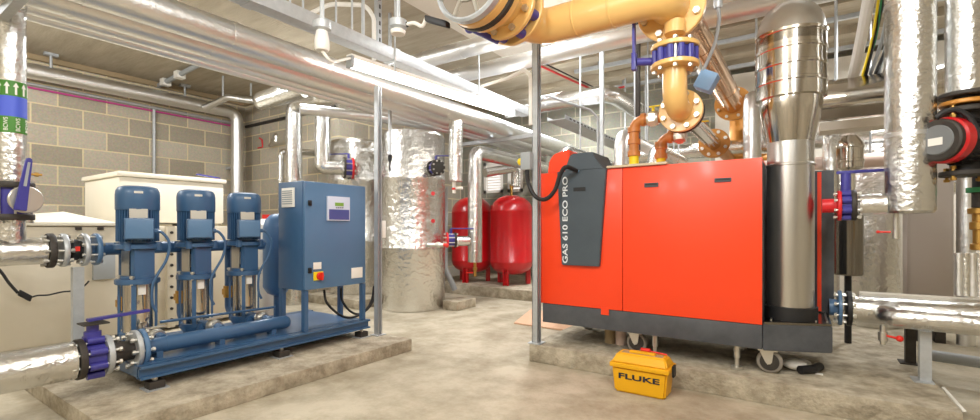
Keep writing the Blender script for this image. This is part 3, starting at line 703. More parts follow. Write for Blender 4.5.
# valve on right cylinder
c = P(435, 168, D=4.93); n = (V((0, 0, c.z)) - c); n.z = 0; n.normalize(); n = (n + V((.45, .35, 0))).normalized()
flanged_valve(c + n * .02, n, .085, 'flanged valve with blue lever high on right foil cylinder', V((.2, .12, 0)), front='iron')
MB().cyl(c - n * .18, c - n * .036, .07, n=20).out('outlet_stub', 'foil', ct2)
# risers left of cylinders
s1 = P(294, 200, D=5.45)
t = thing('insulated_pipe', 'thick foil riser standing behind the control panel', 'pipe', (s1.x, s1.y, 0))
MB().tube([(s1.x, s1.y, .0), (s1.x, s1.y, 2.36), (s1.x + .9, s1.y + .05, 2.36)], .092, .12, 24, rings=.55).out('lagging', 'foil', t)
s3 = P(283, 200, D=5.7)
for k, lb in ((0, 'left one of two slim foil risers behind the control panel'), (.115, 'right one of two slim foil risers behind the control panel')):
    x = s3.x + k - .04; y = s3.y + .06 * (k > 0)
    solo('insulated_pipe', MB().tube([(x, y, 0), (x, y, 1.85), (x - .0, 3.93, 1.9)], .036, .06, 16), 'foil', lb, 'pipe')
a_, b_ = P(263, 101, D=5.0), P(302, 88, D=4.9)
solo('insulated_pipe', MB().tube([a_, b_], .1, 0, 24, rings=.3).ball(a_, .1, n=16), 'foil', 'short capped foil pipe under overhead bank near corner', 'pipe')
a_, b_ = P(318, 97, D=4.6), P(338, 104, D=4.7)
solo('insulated_pipe', MB().tube([a_, b_ + V((.9, .2, 0))], .085, 0, 20, rings=.4), 'foil2', 'crumpled foil stub beneath overhead bank left of post', 'pipe')
a_ = P(300, 109, D=4.75); b_ = V((-3.2, 6.2, a_.z))
t = thing('insulated_pipe', 'foil pipe running above both foil cylinders toward back', 'pipe', a_)
MB().tube([a_, V((a_.x + .5, a_.y + .9, a_.z + .0)), b_], .055, .2, 20, rings=.6).out('lagging', 'foil3', t)
p = P(258, 127, D=5.9); q = P(272, 131, D=5.9)
# small bits near corner
a_ = P(270, 146, Y=3.9); b_ = P(296, 138, Y=3.9)
solo('copper_branch', MB().tube([a_, b_ - V((0, .3, 0)), b_ - V((0, .3, .1))], .025, .03, 12), 'foil', 'small foil branch pipe on short block wall', 'pipe')
pts = [P(u, v, Y=3.94) for u, v in ((259.5, 138), (262, 140), (262.5, 147), (258, 148))]
solo('wall_bracket', MB().tube(pts, .012, 0, 8), 'flred', 'small red hook bracket on the short block wall', 'bracket')
# risers right of cylinders
R1 = V((-2.87, 3.66, 0)); z1 = P(453, 181, D=4.62).z
t = thing('insulated_pipe', 'short foil drop from overhead bank beside right foil cylinder', 'pipe', (R1.x, R1.y, z1))
MB().tube([(R1.x, R1.y, z1), (R1.x, R1.y, RZ - .05)], M(14, R1) / 2, 0, 24, rings=.4).out('lagging', 'foil', t)
t = thing('drain_cock', 'white drain cock under short foil drop', 'valve', (R1.x, R1.y, z1 - .12))
MB().cyl((R1.x - .02, R1.y, z1 - .12), (R1.x - .02, R1.y, z1), .018, n=12).cyl((R1.x - .02, R1.y, z1 - .07), (R1.x + .07, R1.y + .02, z1 - .07), .014, n=10).out('cock_body', 'white', t); MB().cyl((R1.x - .02, R1.y, z1 - .085), (R1.x - .02, R1.y, z1 - .065), .024, n=12).out('red_collar', 'rplast', t)
R2 = P(475, 200, D=5.15); z2 = P(475, 262, D=5.15).z; zt = 1.75
t = thing('insulated_pipe', 'tall foil pipe in front of the red vessels', 'pipe', (R2.x, R2.y, z2))
r2 = M(14.5, R2) / 2
MB().tube([(R2.x, R2.y, z2), (R2.x, R2.y, zt), (R2.x, 6.4, zt)], r2, .1, 24, rings=.5).out('lagging', 'foil', t)
zb_ = P(460, 241, D=5.1).z; L = P(456, 241, D=5.1)
MB().cyl((R2.x, R2.y, zb_), L, .055, n=20).out('side_branch', 'foil', t)
dr_ = thing('drain_cock', 'small drain cock with red lever below tall foil pipe', 'valve', (R2.x, R2.y, z2 - .16))
MB().cyl((R2.x, R2.y, z2 - .16), (R2.x, R2.y, z2), .016, n=12).cyl((R2.x, R2.y, z2 - .09), (R2.x, R2.y, z2 - .06), .024, n=12).out('cock_body', 'brass', dr_)
MB().box((R2.x - .09, R2.y - .05, z2 - .125), (R2.x + .0, R2.y - .035, z2 - .11)).out('lever', 'rplast', dr_)
c = P(455.5, 240, D=5.08); ax = (L - V((R2.x, R2.y, zb_))); ax.z = 0
flanged_valve(c + ax.normalized() * .05, ax, .085, 'purple valve with red flanges at side of tall foil pipe', V((.2, .15, 0)))
c2_ = P(438, 245, D=4.9); n = V((.9, .2, 0)).normalized()
t = thing('drain_valve', 'ball valve with red handle low on right foil cylinder', 'valve', c2_)
MB().cyl(c2_ - n * .12, c2_ + n * .07, .022, n=12).ball(c2_, .036).out('valve_body', 'zinc', t); MB().cyl(c2_ + n * .07, c2_ + n * .12, .018, n=10).out('end_cap', 'rplast', t)
solo('waste_pipe', MB().tube([P(445, 187, D=5.6), P(445, 268, D=5.6), P(455, 290, D=5.6)], .035, .08, 14), 'gplast', 'grey plastic waste pipe between foil cylinder and red vessel', 'pipe')
# red expansion vessels
def vessel(c, label):
    t = thing('expansion_vessel', label, 'expansion vessel', (c[0], c[1], .131), 'red expansion vessels on the rear plinth')
    o = V((c[0], c[1], 0)); r = .295
    MB().lathe(o + Z1 * .26, Z1, [(.05, 0), (.15, .015), (.24, .06), (.285, .12), (r, .17), (r * 1.008, .175), (r * 1.008, .185), (r, .19), (r, .86), (r * 1.006, .865), (r * 1.006, .875), (r, .88), (.285, .93), (.25, .99), (.18, 1.05), (.08, 1.085), (.02, 1.09)], 48).out('shell', 'vred', t)
    for k in range(3):
        a = -1.35 + k * 2 * PI / 3; d = V((math.cos(a), math.sin(a), 0)); s = V((-d.y, d.x, 0))
        MB().obox(o + d * .2 - s * .035 + Z1 * .131, s * .07, d * .012, Z1 * .22).obox(o + d * .2 - s * .035 + Z1 * .131, s * .012, d * .06, Z1 * .22).obox(o + d * .2 + s * .023 + Z1 * .131, s * .012, d * .06, Z1 * .22).out('leg', 'vred', t)
    b = MB().cyl(o + Z1 * 1.34, o + Z1 * 1.47, .016, n=12).cyl(o + Z1 * 1.44, o + Z1 * 1.5, .028, n=12); b.out('filling_valve', 'brass', t)
    return t
ev = vessel((-3.3, 5.45), 'red expansion vessel nearer the boiler')
dup(ev, (-3.95, 5.42, .131), 'red expansion vessel mostly hidden behind tall foil pipe')
pa = P(485, 173, D=6.1); 
solo('insulated_pipe', MB().tube([pa, P(515, 168, D=6.35), P(515, 186, D=6.35)], .06, .05, 18), 'foil', 'foil pipe with elbow above right red vessel', 'pipe')
# ================================================================== BOILER
BX0, BX1, BY0, BY1 = -1.487, -.167, 2.84, 3.52
zr0, zr1 = .385, 1.275
t = boil = thing('boiler', 'big red-orange gas boiler with dark grey base and fascia', 'boiler', (-.8, 3.15, .117))
seam = P(622.5, 240, Y=BY0).x
MB().box((BX0, BY0 + .012, zr0), (BX1, BY1, zr1 - .01), .006).out('casing', 'dgrey', t)
d1 = MB().box((BX0, BY0, zr0), (seam - .0015, BY0 + .02, zr1), .004).out('side_panel', 'red', t)
d2 = MB().box((seam + .0015, BY0, zr0), (BX1, BY0 + .02, zr1), .004).out('side_panel', 'red', t)
MB().box((BX0, BY0 + .02, zr1 - .012), (BX1, BY1, zr1), .003).out('top_cover', 'red', t)
MB().box((BX0 - .004, BY0 + .02, zr0), (BX0 + .02, BY1, zr1), .004).out('front_panel', 'red', t)
MB().box((BX0 + .015, BY0 + .004, .254), (BX1, BY1, zr0 - .002), .004).out('base_skirt', 'dgrey', t)
def recess(u0, v0, u1, v1, par):
    a, c = P(u0, v1, Y=BY0), P(u1, v0, Y=BY0)
    z0, z1_ = min(a.z, c.z), max(a.z, c.z)
    h = MB().box((a.x, BY0 - .006, z0), (c.x, BY0 - .0005, z1_), .0015).out('grip_recess', 'dgrey', par)
    MB().box((a.x + .006, BY0 - .0075, z0 + (z1_ - z0) * .45), (c.x - .006, BY0 - .0055, z1_ - .004)).out('grip_opening', 'black', h)
recess(644.5, 182.5, 658.5, 187.5, d2); recess(714.5, 177.5, 731.5, 182.5, d2)
a = P(605, 312, Y=BY0); MB().box((a.x - .025, BY0 - .004, a.z - .018), (a.x + .025, BY0 + .004, zr0 + .01)).out('panel_tab', 'red', d1)
# grey tapered fascia
fy = BY0 - .03
q = [P(u, v, Y=fy) for u, v in ((557, 174), (606, 170), (599, 266.7), (561.7, 265))]
zt_ = zr1 + .0
fs = MB().prism([(q[0].x, fy, zt_), (q[1].x, fy, zt_), (q[2].x, fy, q[2].z), (q[3].x, fy, q[3].z)], (0, .029, 0), .004).out('fascia_panel', 'grey', t)
a_, c_ = P(573.5, 191.5, Y=fy), P(585.5, 187, Y=fy); 
MB().box((a_.x, fy - .002, a_.z), (c_.x, fy + .002, c_.z)).out('grip_opening', 'black', fs)
l0, l1 = P(567.5, 263.5, Y=fy), P(567.0, 177, Y=fy)
ex = (l1 - l0)
tx = text('lettering', 'GAS 610 ECO PRO', .05, l0 - Y1 * .0015, Z1, -X1, 'ltext', fs, bold=.0008)
w = max(v.co.z for v in tx.data.vertices) - min(v.co.z for v in tx.data.vertices); k = (l1.z - l0.z) / w; zb0 = min(v.co.z for v in tx.data.vertices)
for v in tx.data.vertices: v.co.z = zb0 + (v.co.z - zb0) * k
# hoods on top
h0 = P(545, 175, Y=BY0 + .05)
prof = [(BX0 + .04, zr1), (BX0 + .05, zr1 + .085), (BX0 + .085, zr1 + .13), (BX0 + .16, zr1 + .15), (BX0 + .2, zr1 + .15), (BX0 + .2, zr1)]
MB().prism([(x, BY0 + .03, z) for x, z in prof], (0, .5, 0), .006).out('burner_hood', 'red', t)
prof = [(q[0].x + .05, zr1), (q[0].x + .09, zr1 + .1), (q[0].x + .11, zr1 + .112), (q[1].x - .09, zr1 + .112), (q[1].x - .08, zr1 + .08), (q[1].x - .02, zr1)]
hg = MB().prism([(x, fy + .004, z) for x, z in prof], (0, .3, 0), .004).out('control_hood', 'grey', t)
c = P(578, 171, Y=fy); MB().lathe(c + V((0, .004, 0)), -Y1, [(.008, 0), (.008, .006), (.004, .008)], 12).out('power_button', 'lblue', hg)
# sump with flue at right end
sp = [(BX1 + .002, BY0 + .0, 0), (.14, 2.975, 0), (.14, 3.5, 0), (BX1 + .002, 3.52, 0)]
s_ = MB().prism([(x, y, .25) for x, y, z in sp], (0, 0, .138), .004).out('condensate_sump', 'dgrey', t)
s2_ = MB().prism([(x * .98 if x > 0 else x + .006, y + .006, .3885) for x, y, z in sp], (0, 0, .012), .002).out('sump_rim', 'dsteel', s_)
for k in range(6):
    x = -.13 + k * .05; MB().box((x - .004, 2.93 + .02 * k, .4005), (x + .004, 3.4, .406)).out('rim_rib', 'steel', s_)
FX, FY = -.045, 3.07
MB().cyl((FX, FY, .401), (FX, FY, .47), .128, n=40).out('flue_collar', 'black', s_)
rc = MB().box((BX1 + .02, 3.36, .3885), (.165, 3.5, 1.24), .004).out('rear_casing', 'dgrey', t)
MB().box((.085, 3.345, .41), (.105, 3.36, 1.23)).out('edge_trim', 'red', rc)
MB().tube([(BX1 + .035, 3.2, .401), (BX1 + .035, 3.2, 1.15)], .011, 0, 10).cyl((BX1 + .035, 3.2, .93), (BX1 + .035, 3.2, .99), .02, n=12).out('drain_tube', 'flred', t)
# casters and jacks
def caster(x, y, par):
    zc = .117 + .062
    f = MB().box((x - .045, y - .04, .238), (x + .045, y + .04, .2495)).prism([(x - .04, y - .034, .24), (x + .028, y - .034, .24), (x + .02, y - .034, zc), (x + .0, y - .034, zc - .015), (x - .012, y - .034, zc)], (0, .006, 0)).prism([(x - .04, y + .028, .24), (x + .028, y + .028, .24), (x + .02, y + .028, zc), (x, y + .028, zc - .015), (x - .012, y + .028, zc)], (0, .006, 0)).out('caster_fork', 'zinc', par)
    w = MB().lathe((x + .008, y - .022, zc), Y1, [(.055, 0), (.062, .006), (.062, .038), (.055, .044)], 32).out('caster_wheel', 'rubber', par)
    MB().lathe((x + .008, y - .027, zc), Y1, [(.046, 0), (.046, .052)], 24).out('wheel_disc', 'iron', w)
    MB().cyl((x + .008, y - .04, zc), (x + .008, y + .04, zc), .01, n=10).out('axle', 'zinc', w)
ca = P(768, 362, Y=2.93); caster(ca.x, 2.93, boil); caster(P(636, 335, Y=2.95).x, 2.95, boil)
caster(BX0 + .12, 3.4, boil); caster(BX1 - .1, 3.42, boil)
for u, lb in ((737, 0), (655, 0)):
    x = P(u, 360, Y=2.9).x
    MB().cyl((x, 2.9, .13), (x, 2.9, .252), .012, n=12).cyl((x, 2.9, .18), (x, 2.9, .25), .017, n=12).cyl((x, 2.9, .118), (x, 2.9, .132), .03, n=16).out('jack_leg', 'zinc', boil)
# board lying on boiler top
b0 = [P(592, 171, Z=zr1 + .012), P(613, 163.5, Z=zr1 + .012)]
o = V((q[1].x - .02, BY0 - .02, zr1 + .001)); 
solo('loose_board', MB().obox(o + V((.02, 0, 0)), (.36, .0, 0), (-.0, .42, 0), (0, 0, .014), .001), 'cover', 'thin loose board lying on top of the boiler', 'board')
# under-boiler clutter
solo('cloth_rag', MB().ball(P(795, 364, Z=.15), .05, (1.2, 1, .6)).ball(P(803, 363, Z=.145), .04, (1, 1.2, .5)), 'white', 'crumpled white rag under boiler behind the caster', 'rag')
c = P(800, 370, Z=.14); solo('hose_end', MB().tube([c, c + V((.06, .06, .0)), c + V((.09, .14, .0))], .022, .03, 12), 'black', 'short black hose end under boiler sump', 'hose')
for u, lb in ((611, 'left pale insulation roll under boiler'), (622, 'right pale insulation roll under boiler')):
    c = P(u, 340, Y=3.1); solo('insulation_roll', MB().cyl((c.x, 3.08, .1165), (c.x, 3.08, .245), .036, n=20), 'pinkpipe' if u > 615 else 'wood', lb, 'roll')
solo('paper_scrap', MB().obox(P(815, 374, Z=.1165), V((.035, -.01, 0)), V((.0, .03, 0)), (0, 0, .003)), 'white', 'scrap of white paper on the boiler plinth', 'paper')
# plywood sheet on floor
pl = [P(514, 323.8, Z=.002), P(531, 310.2, Z=.002), P(575, 316, Z=.002), P(563, 331, Z=.002)]
pl = [V((max(p.x, -9), min(p.y, 9), .002)) for p in pl]
solo('plywood_sheet', MB().prism([V((p.x, p.y, .002)) if p.x < -1.53 else V((-1.535, p.y, .002)) for p in (pl[0], pl[1], V((-1.535, pl[2].y, 0)), V((-1.535, pl[3].y, 0)))], (0, 0, .012)), 'ply', 'sheet of plywood lying on floor left of boiler plinth', 'board')
# ================================================================== FLUE
t = thing('flue_pipe', 'tall polished steel flue rising from the boiler sump', 'flue', (FX, FY, .471))
zf = lambda y: CH + (HY - y) * (DEP((FX, FY))) / F
r0 = .112
MB().lathe((FX, FY, .471), Z1, [(r0, 0), (r0, zf(167) - .471)], 48).out('lower_section', 'steel', t)
MB().lathe((FX, FY, zf(167)), Z1, [(r0, 0), (r0 + .006, .002), (r0 + .006, .012), (r0, .016), (r0, zf(143) - zf(167))], 48).out('middle_section', 'steel', t)
h = zf(143); prof = [(r0 + .002, 0), (.128, .08), (.143, .16), (.15, .21), (.15, .235), (.168, .24), (.168, .25)]
hh = .25
while hh < zf(50) - h:
    prof += [(.168, hh + .004), (.168, hh + .062), (.173, hh + .066), (.173, hh + .08), (.168, hh + .084)]; hh += .088
prof += [(.168, zf(48) - h)]
MB().lathe((FX, FY, h), Z1, prof, 48).out('ribbed_section', 'chrome', t)
zt_ = zf(48)
b = MB(); n = 5; R = .14; rings = []; ref = None
for k in range(n + 1):
    a = PI / 2 * k / n; c = V((FX, FY + R - R * math.cos(a), zt_ + R * math.sin(a))); ax = V((0, math.sin(a), math.cos(a)))
    rg, ref = b.ring(c, ax, .164, 40, V((1, 0, 0))); rings.append(rg)
b.loft(rings); 
b.out('mitred_elbow', 'steel', t, 25)
MB().cyl((FX, FY + R, zt_ + R), (FX, 6.45, zt_ + R), .149, n=40).out('horizontal_run', 'chrome', t)
# ================================================================== GAS LINE
GX0, GX1, GY, GZ = -1.4, -.62, 2.62, 2.17
t = thing('gas_pipe', 'wide yellow gas main crossing above the boiler', 'gas pipe', (-1, GY, GZ - .12))
MB().tube([(GX0, 2.36, GZ), (GX0, GY, GZ), (GX1, GY, GZ), (GX1, 2.82, GZ)], .105, .17, 32, 10).out('pipe_run', 'yellow', t)
for x in (-1.12, -.9): MB().lathe((x, GY, GZ), X1, [(.104, -.008), (.109, -.003), (.109, .003), (.104, .008)], 32).out('weld_ring', 'yellow', t)
fl = flange(MB(), (GX0, 2.345, GZ), Y1, .19, .028).out('flange', 'yellow', t)
fl2 = flange(MB(), (GX1, 2.8, GZ), Y1, .19, .035).out('flange', 'yellow', t); bolts(fl2, (GX1, 2.8, GZ), Y1, .155, 8, .02, .09, ph=.5)
MB().cyl((GX1 + .03, 2.76, GZ - .1), (GX1 + .03, 2.76, 2.0), .056, n=24).out('drop_leg', 'yellow', t)
t = thing('butterfly_valve', 'purple lugged valve between yellow flanges beside grey ribbed drum', 'valve', (GX0, 2.29, GZ - .19))
MB().cyl((GX0, 2.262, GZ), (GX0, 2.33, GZ), .14, n=28).out('valve_body', 'purple', t)
for k in range(8):
    a = PI / 8 + k * PI / 4; MB().cyl((GX0 + math.cos(a) * .155, 2.265, GZ + math.sin(a) * .155), (GX0 + math.cos(a) * .155, 2.33, GZ + math.sin(a) * .155), .03, n=12).out('lug', 'purple', t)
flange(MB(), (GX0, 2.245, GZ), Y1, .19, .028).out('flange', 'yellow', t); bolts(t, (GX0, 2.295, GZ), Y1, .155, 8, .019, .18, ph=.5)
e = P(462, 32, Y=2.1); MB().cyl((GX0 - .08, 2.29, GZ - .17), e + V((.04, .02, .02)), .018, n=10).ball(e + V((.04, .02, .02)), .03).out('lever_stub', 'purple', t)
t = thing('gas_meter_drum', 'grey ribbed drum with yellow rim at upstream end of gas main', 'gas meter', (GX0, 1.95, GZ - .22))
MB().lathe((GX0, 2.23, GZ), -Y1, [(.12, 0), (.13, .04), (.17, .12), (.205, .15), (.205, .2)], 40).out('body_cone', 'yellow', t)
MB().lathe((GX0, 2.03, GZ), -Y1, [(.216, 0), (.22, .005), (.22, .03), (.212, .04)], 40).out('gasket_rim', 'iron', t)
MB().lathe((GX0, 1.99, GZ), -Y1, [(.212, 0), (.216, .005), (.216, .05), (.2, .06)], 40).out('yellow_rim', 'yellow', t)
cv = MB().lathe((GX0, 1.93, GZ), -Y1, [(.212, 0), (.216, .004), (.216, .04), (.204, .05), (.196, .05), (.192, .03), (.02, .03)], 40).out('ribbed_cover', 'galv', t)
MB().cyl((GX0, 1.902, GZ), (GX0, 1.898, GZ), .19, n=40).out('cover_face', 'brown2', cv)
for k in range(4):
    a = PI / 4 * k + .3; d = V((math.cos(a), 0, math.sin(a))); s = V((-math.sin(a), 0, math.cos(a)))
    MB().obox(V((GX0, 1.88, GZ)) - d * .192 - s * .008, d * .384, s * .016, Y1 * .03).out('rib', 'zinc', cv)
MB().cyl((GX0, 1.87, GZ), (GX0, 1.905, GZ), .05, n=24).out('hub', 'zinc', cv)
MB().lathe((GX0, 1.9, GZ), -Y1, [(.112, -.02), (.112, .01), (.102, .01), (.102, -.02)], 32).out('rib_ring', 'zinc', cv)
# drop with butterfly valve
VX, VY = GX1 + .03, 2.76
zv = P(676, 57, Y=VY).z
t = thing('butterfly_valve', 'purple valve with lever on vertical yellow gas drop', 'valve', (VX, VY, zv - .07))
MB().cyl((VX, VY, zv - .038), (VX, VY, zv + .038), .1, n=28).out('valve_body', 'purple', t)
for k in range(12):
    a = k * PI / 6; MB().cyl((VX + math.cos(a) * .108, VY + math.sin(a) * .108, zv - .036), (VX + math.cos(a) * .108, VY + math.sin(a) * .108, zv + .036), .018, n=10).out('lug', 'purple', t)
for z in (zv + .052, zv - .052): flange(MB(), (VX, VY, z), Z1, .13, .026).out('flange', 'yellow', t)
bolts(t, (VX, VY, zv), Z1, .108, 8, .014, .17, m='zinc', ph=.3)
lp = P(637, 62, Y=VY - .05)
MB().cyl((VX - .1, VY - .02, zv - .01), (lp.x, VY - .05, lp.z + .0), .022, n=12).out('valve_neck', 'purple', t)
MB().box((lp.x - .025, VY - .08, lp.z - .05), (lp.x + .0, VY - .04, lp.z + .05), .003).obox((lp.x - .02, VY - .075, lp.z + .04), (-.0, -.01, .24), (.014, 0, 0), (0, .03, 0)).out('lever_handle', 'purple', t)
zl = P(682, 104, Y=VY).z
t = thing('gas_pipe', 'yellow gas elbow below the purple drop valve', 'gas pipe', (VX, VY, zl - .06))
MB().tube([(VX, VY, zv - .065), (VX, VY, zl), (VX, VY + .19, zl)], .066, .1, 28, 8).out('elbow', 'yellow', t)
flange(MB(), (VX, VY + .16, zl), Y1, .125, .03).out('flange', 'yellow', t); bolts(t, (VX, VY + .175, zl), Y1, .1, 8, .015, .11, ph=.5)
t = thing('gas_pipe', 'steel-clad gas pipe behind the yellow elbow, lower one', 'gas pipe', (VX, 3.5, zl - .06))
yb1 = 4.2
MB().tube([(VX, VY + .2, zl), (VX, yb1, zl)], .055, 0, 28).out('steel_cladding', 'chrome', t)
flange(MB(), (VX, VY + .205, zl), Y1, .125, .028).out('flange', 'iron', t)
f = flange(MB(), (VX, yb1, zl), Y1, .12, .03).out('flange', 'flor', t); bolts(f, (VX, yb1, zl), Y1, .095, 8, .014, .07, ph=.5)
MB().tube([(VX, yb1 + .015, zl), (VX, 5.2, zl), (VX + .6, 5.6, zl)], .05, .1, 20).out('far_run', 'flor', t)
t = thing('gas_pipe', 'thick copper-toned clad gas pipe receding above the boiler, upper one', 'gas pipe', (GX1, 4, GZ - .1))
ya1 = 5.3
m_cop = mat('copper_cladding', '#d9b08a', .16, 1); K['cop'] = m_cop
MB().tube([(GX1 + .03, 2.83, GZ), (GX1 + .05, ya1, GZ)], .1, 0, 32, rings=.9).out('clad_run', 'cop', t)
f = flange(MB(), (GX1 + .05, ya1, GZ), Y1, .17, .04).out('flange', 'flor', t); bolts(f, (GX1 + .05, ya1, GZ), Y1, .14, 8, .016, .09, ph=.5)
MB().tube([(GX1 + .05, ya1 + .03, GZ), (GX1 + .05, 5.7, GZ), (GX1 + .05, 5.7, 1.2)], .075, .12, 20).out('orange_drop', 'flor', t)
c = P(706, 82, Y=3.25); t = thing('gas_actuator', 'pale blue gas valve actuator box on the clad pipe', 'actuator', c)
MB().box((c.x - .05, c.y - .06, c.z - .06), (c.x + .06, c.y + .05, c.z + .06), .012, Matrix.Rotation(.5, 3, 'Y')).out('actuator_box', 'lblue', t)
MB().cyl(c - Z1 * .03 + Y1 * .02, V((GX1 + .03, c.y + .02, GZ - .09)), .02, n=10).out('actuator_stem', 'zinc', t)
pts = [V((P(718, 5, Y=3.2)))] + [P(u, v, Y=3.2) for u, v in ((719, 20), (715, 42), (708, 60), (703, 71))]
t = thing('sensor_cable', 'grey hanging cable with plug above pale blue actuator', 'cable', pts[0])
MB().curve(pts, .011).out('flex', 'gplast', t); MB().lathe(pts[0] - Z1 * .02, Z1, [(.02, 0), (.026, .02), (.026, .1), (.016, .12)], 16).cyl(pts[0] + Z1 * .1, V((pts[0].x, pts[0].y, 2.799)), .012, n=8).out('plug', 'galv', t)
c = P(729, 10, Y=3.9); t = thing('ceiling_detector', 'white round detector under pale soffit panel', 'detector', V((c.x, c.y, 2.75)))
MB().lathe((c.x, c.y, 2.799), -Z1, [(.05, 0), (.05, .02), (.035, .03), (.035, .05), (.05, .06), (.03, .07)], 24).out('detector_head', 'white', t)
# orange boiler gas connections
def gas_leg(x, y, ztop, xe, label):
    t = thing('gas_connection', label, 'gas pipe', (x, y, zr1 + .001))
    MB().cyl((x, y, zr1 + .001), (x, y, zr1 + .105), .031, n=20).out('yellow_sleeve', 'yellowp', t)
    b = MB().tube([(x, y, zr1 + .105), (x, y, ztop), (xe, y, ztop)], .032, .06, 18)
    for z in (zr1 + .12, zr1 + .2, ztop - .06):
        if z < ztop - .03: b.cyl((x, y, z - .016), (x, y, z + .016), .042, n=12)
    b.cyl((x + .05, y, ztop), (x + .075, y, ztop), .043, n=16); b.out('pipe', 'orange', t)
    u = MB().cyl((x + .09, y, ztop), (x + .16, y, ztop), .044, n=12).cyl((x + .105, y, ztop), (x + .145, y, ztop), .052, n=6).out('ball_valve', 'zinc', t)
    MB().box((x + .1, y - .008, ztop + .075), (x + .3, y + .008, ztop + .083)).cyl((x + .125, y, ztop + .03), (x + .125, y, ztop + .08), .01, n=8).out('yellow_lever', 'yellowp', u)
gas_leg(P(634, 140, Y=3.1).x, 3.1, P(634, 121, Y=3.1).z, -.62, 'orange gas leg with yellow sleeve nearer the boiler fascia')
gas_leg(P(661, 140, Y=3.3).x, 3.3, P(661, 138, Y=3.3).z, -.645, 'orange gas leg with yellow sleeve nearer the flue')
# ================================================================== TOOL CASE
t = thing('tool_case', 'yellow plastic instrument case on the floor before the boiler plinth', 'tool case', (-.75, 2.5, 0))
A0 = P(613, 391, Z=0); A1 = P(666, 401, Z=0)
cy0 = (A0.y + A1.y) / 2; cx0, cx1 = A0.x, A1.x; dp = .145
zc = .222
ztl = P(612, 365, Y=cy0).z
b = MB(); lo = [(cx0 + .005, cy0 + .004, 0), (cx1 - .005, cy0 + .004, 0), (cx1 - .005, cy0 + dp, 0), (cx0 + .005, cy0 + dp, 0)]
hi = [(cx0 - .008, cy0 - .004, ztl), (cx1 + .008, cy0 - .004, ztl), (cx1 + .008, cy0 + dp + .008, ztl), (cx0 - .008, cy0 + dp + .008, ztl)]
va = [b.bm.verts.new(V(p)) for p in lo]; vb = [b.bm.verts.new(V(p)) for p in hi]; b.loft([va, vb])
bmesh.ops.bevel(b.bm, geom=list(b.bm.edges), offset=.01, segments=3, affect='EDGES'); b.out('case_body', 'case', t)
MB().box((cx0 - .018, cy0 - .014, ztl - .004), (cx1 + .018, cy0 + dp + .018, ztl + .022), .006).out('rim', 'case', t)
zl2 = ztl + .022
ld = MB(); lo = [(cx0 - .01, cy0 - .006, zl2 - .002), (cx1 + .01, cy0 - .006, zl2 - .002), (cx1 + .01, cy0 + dp + .01, zl2 - .002), (cx0 - .01, cy0 + dp + .01, zl2 - .002)]
hi = [(cx0 + .01, cy0 + .03, zl2 + .045), (cx1 - .01, cy0 + .03, zl2 + .045), (cx1 - .01, cy0 + dp - .02, zl2 + .045), (cx0 + .01, cy0 + dp - .02, zl2 + .045)]
va = [ld.bm.verts.new(V(p)) for p in lo]; vb = [ld.bm.verts.new(V(p)) for p in hi]; ld.loft([va, vb])
bmesh.ops.bevel(ld.bm, geom=list(ld.bm.edges), offset=.008, segments=3, affect='EDGES'); lid = ld.out('lid', 'case', t)
zh = zl2 + .034
MB().box((cx0 + .07, cy0 + .06, zh), (cx0 + .09, cy0 + .085, zh + .012)).box((cx1 - .09, cy0 + .06, zh), (cx1 - .07, cy0 + .085, zh + .012)).box((cx0 + .07, cy0 + .058, zh + .01), (cx1 - .07, cy0 + .088, zh + .024), .006).out('handle', 'case', t)
MB().box((cx0 + .03, cy0 + .05, zl2 + .0445), (cx1 - .03, cy0 + .1, zl2 + .0455)).out('handle_well', 'wood', lid)
MB().box((cx1 + .018, cy0 + .05, ztl - .03), (cx1 + .03, cy0 + .1, ztl + .03), .004).out('latch', 'black', t)
la_, lb_ = P(617, 377, Y=cy0), P(658, 381, Y=cy0)
tx = text('lettering', 'FLUKE', .04, (cx0 + .035, cy0 - .0025, ztl - .062), X1, Z1, 'casemark', t, bold=.0011)
vs = [v.co.x for v in tx.data.vertices]; x0_ = min(vs); wd = max(vs) - x0_; target = (cx1 - cx0) * .78
x_off = (cx0 + (cx1 - cx0) * .11) - wloc(t).x
for v in tx.data.vertices: v.co.x = x_off + (v.co.x - x0_) * target / wd
solo('screwdriver', MB().cyl((cx0 + .12, cy0 + .112, zl2 + .0575), (cx0 + .17, cy0 + .112, zl2 + .0575), .0115, n=14).cyl((cx0 + .17, cy0 + .112, zl2 + .0555), (cx0 + .26, cy0 + .108, zl2 + .0505), .004, n=8), 'rplast', 'red handled screwdriver lying on the yellow case lid', 'screwdriver')
# ================================================================== RIGHT SIDE
HXx, HYy = .452, 3.06
t = thing('insulated_pipe', 'fat foil-lagged vertical header right of the flue', 'pipe', (HXx, HYy, .93))
zb0 = P(911, 214, Y=HYy).z; rh = .098
MB().lathe((HXx, HYy, zb0), Z1, [(.04, 0), (rh * .9, .004), (rh, .015), (rh, 2.78 - zb0)], 44).out('lagging', 'foil', t)
for z in (1.35, 2.0): MB().cyl((HXx, HYy, z), (HXx, HYy, z + .02), rh * 1.012, n=44).out('tape_band', 'foil3', t)
zbr = P(868, 205, Y=HYy).z
MB().tube([(.255, HYy, zbr), (HXx - .09, HYy, zbr)], .056, 0, 28, rings=.15).out('side_branch', 'foil', t)
xst = P(818, 211, Y=HYy).x
t = thing('flanged_valve', 'purple flanged valve with long blue lever left of fat foil header', 'valve', (.2, HYy, zbr - .1))
MB().tube([(FX + .143, HYy, zbr), (.165, HYy, zbr)], .037, 0, 24).out('red_stub', 'flred', t)
flange(MB(), (.172, HYy, zbr), X1, .08, .016).out('flange', 'flred', t)
MB().cyl((.181, HYy, zbr), (.22, HYy, zbr), .058, n=28).out('valve_body', 'purple', t)
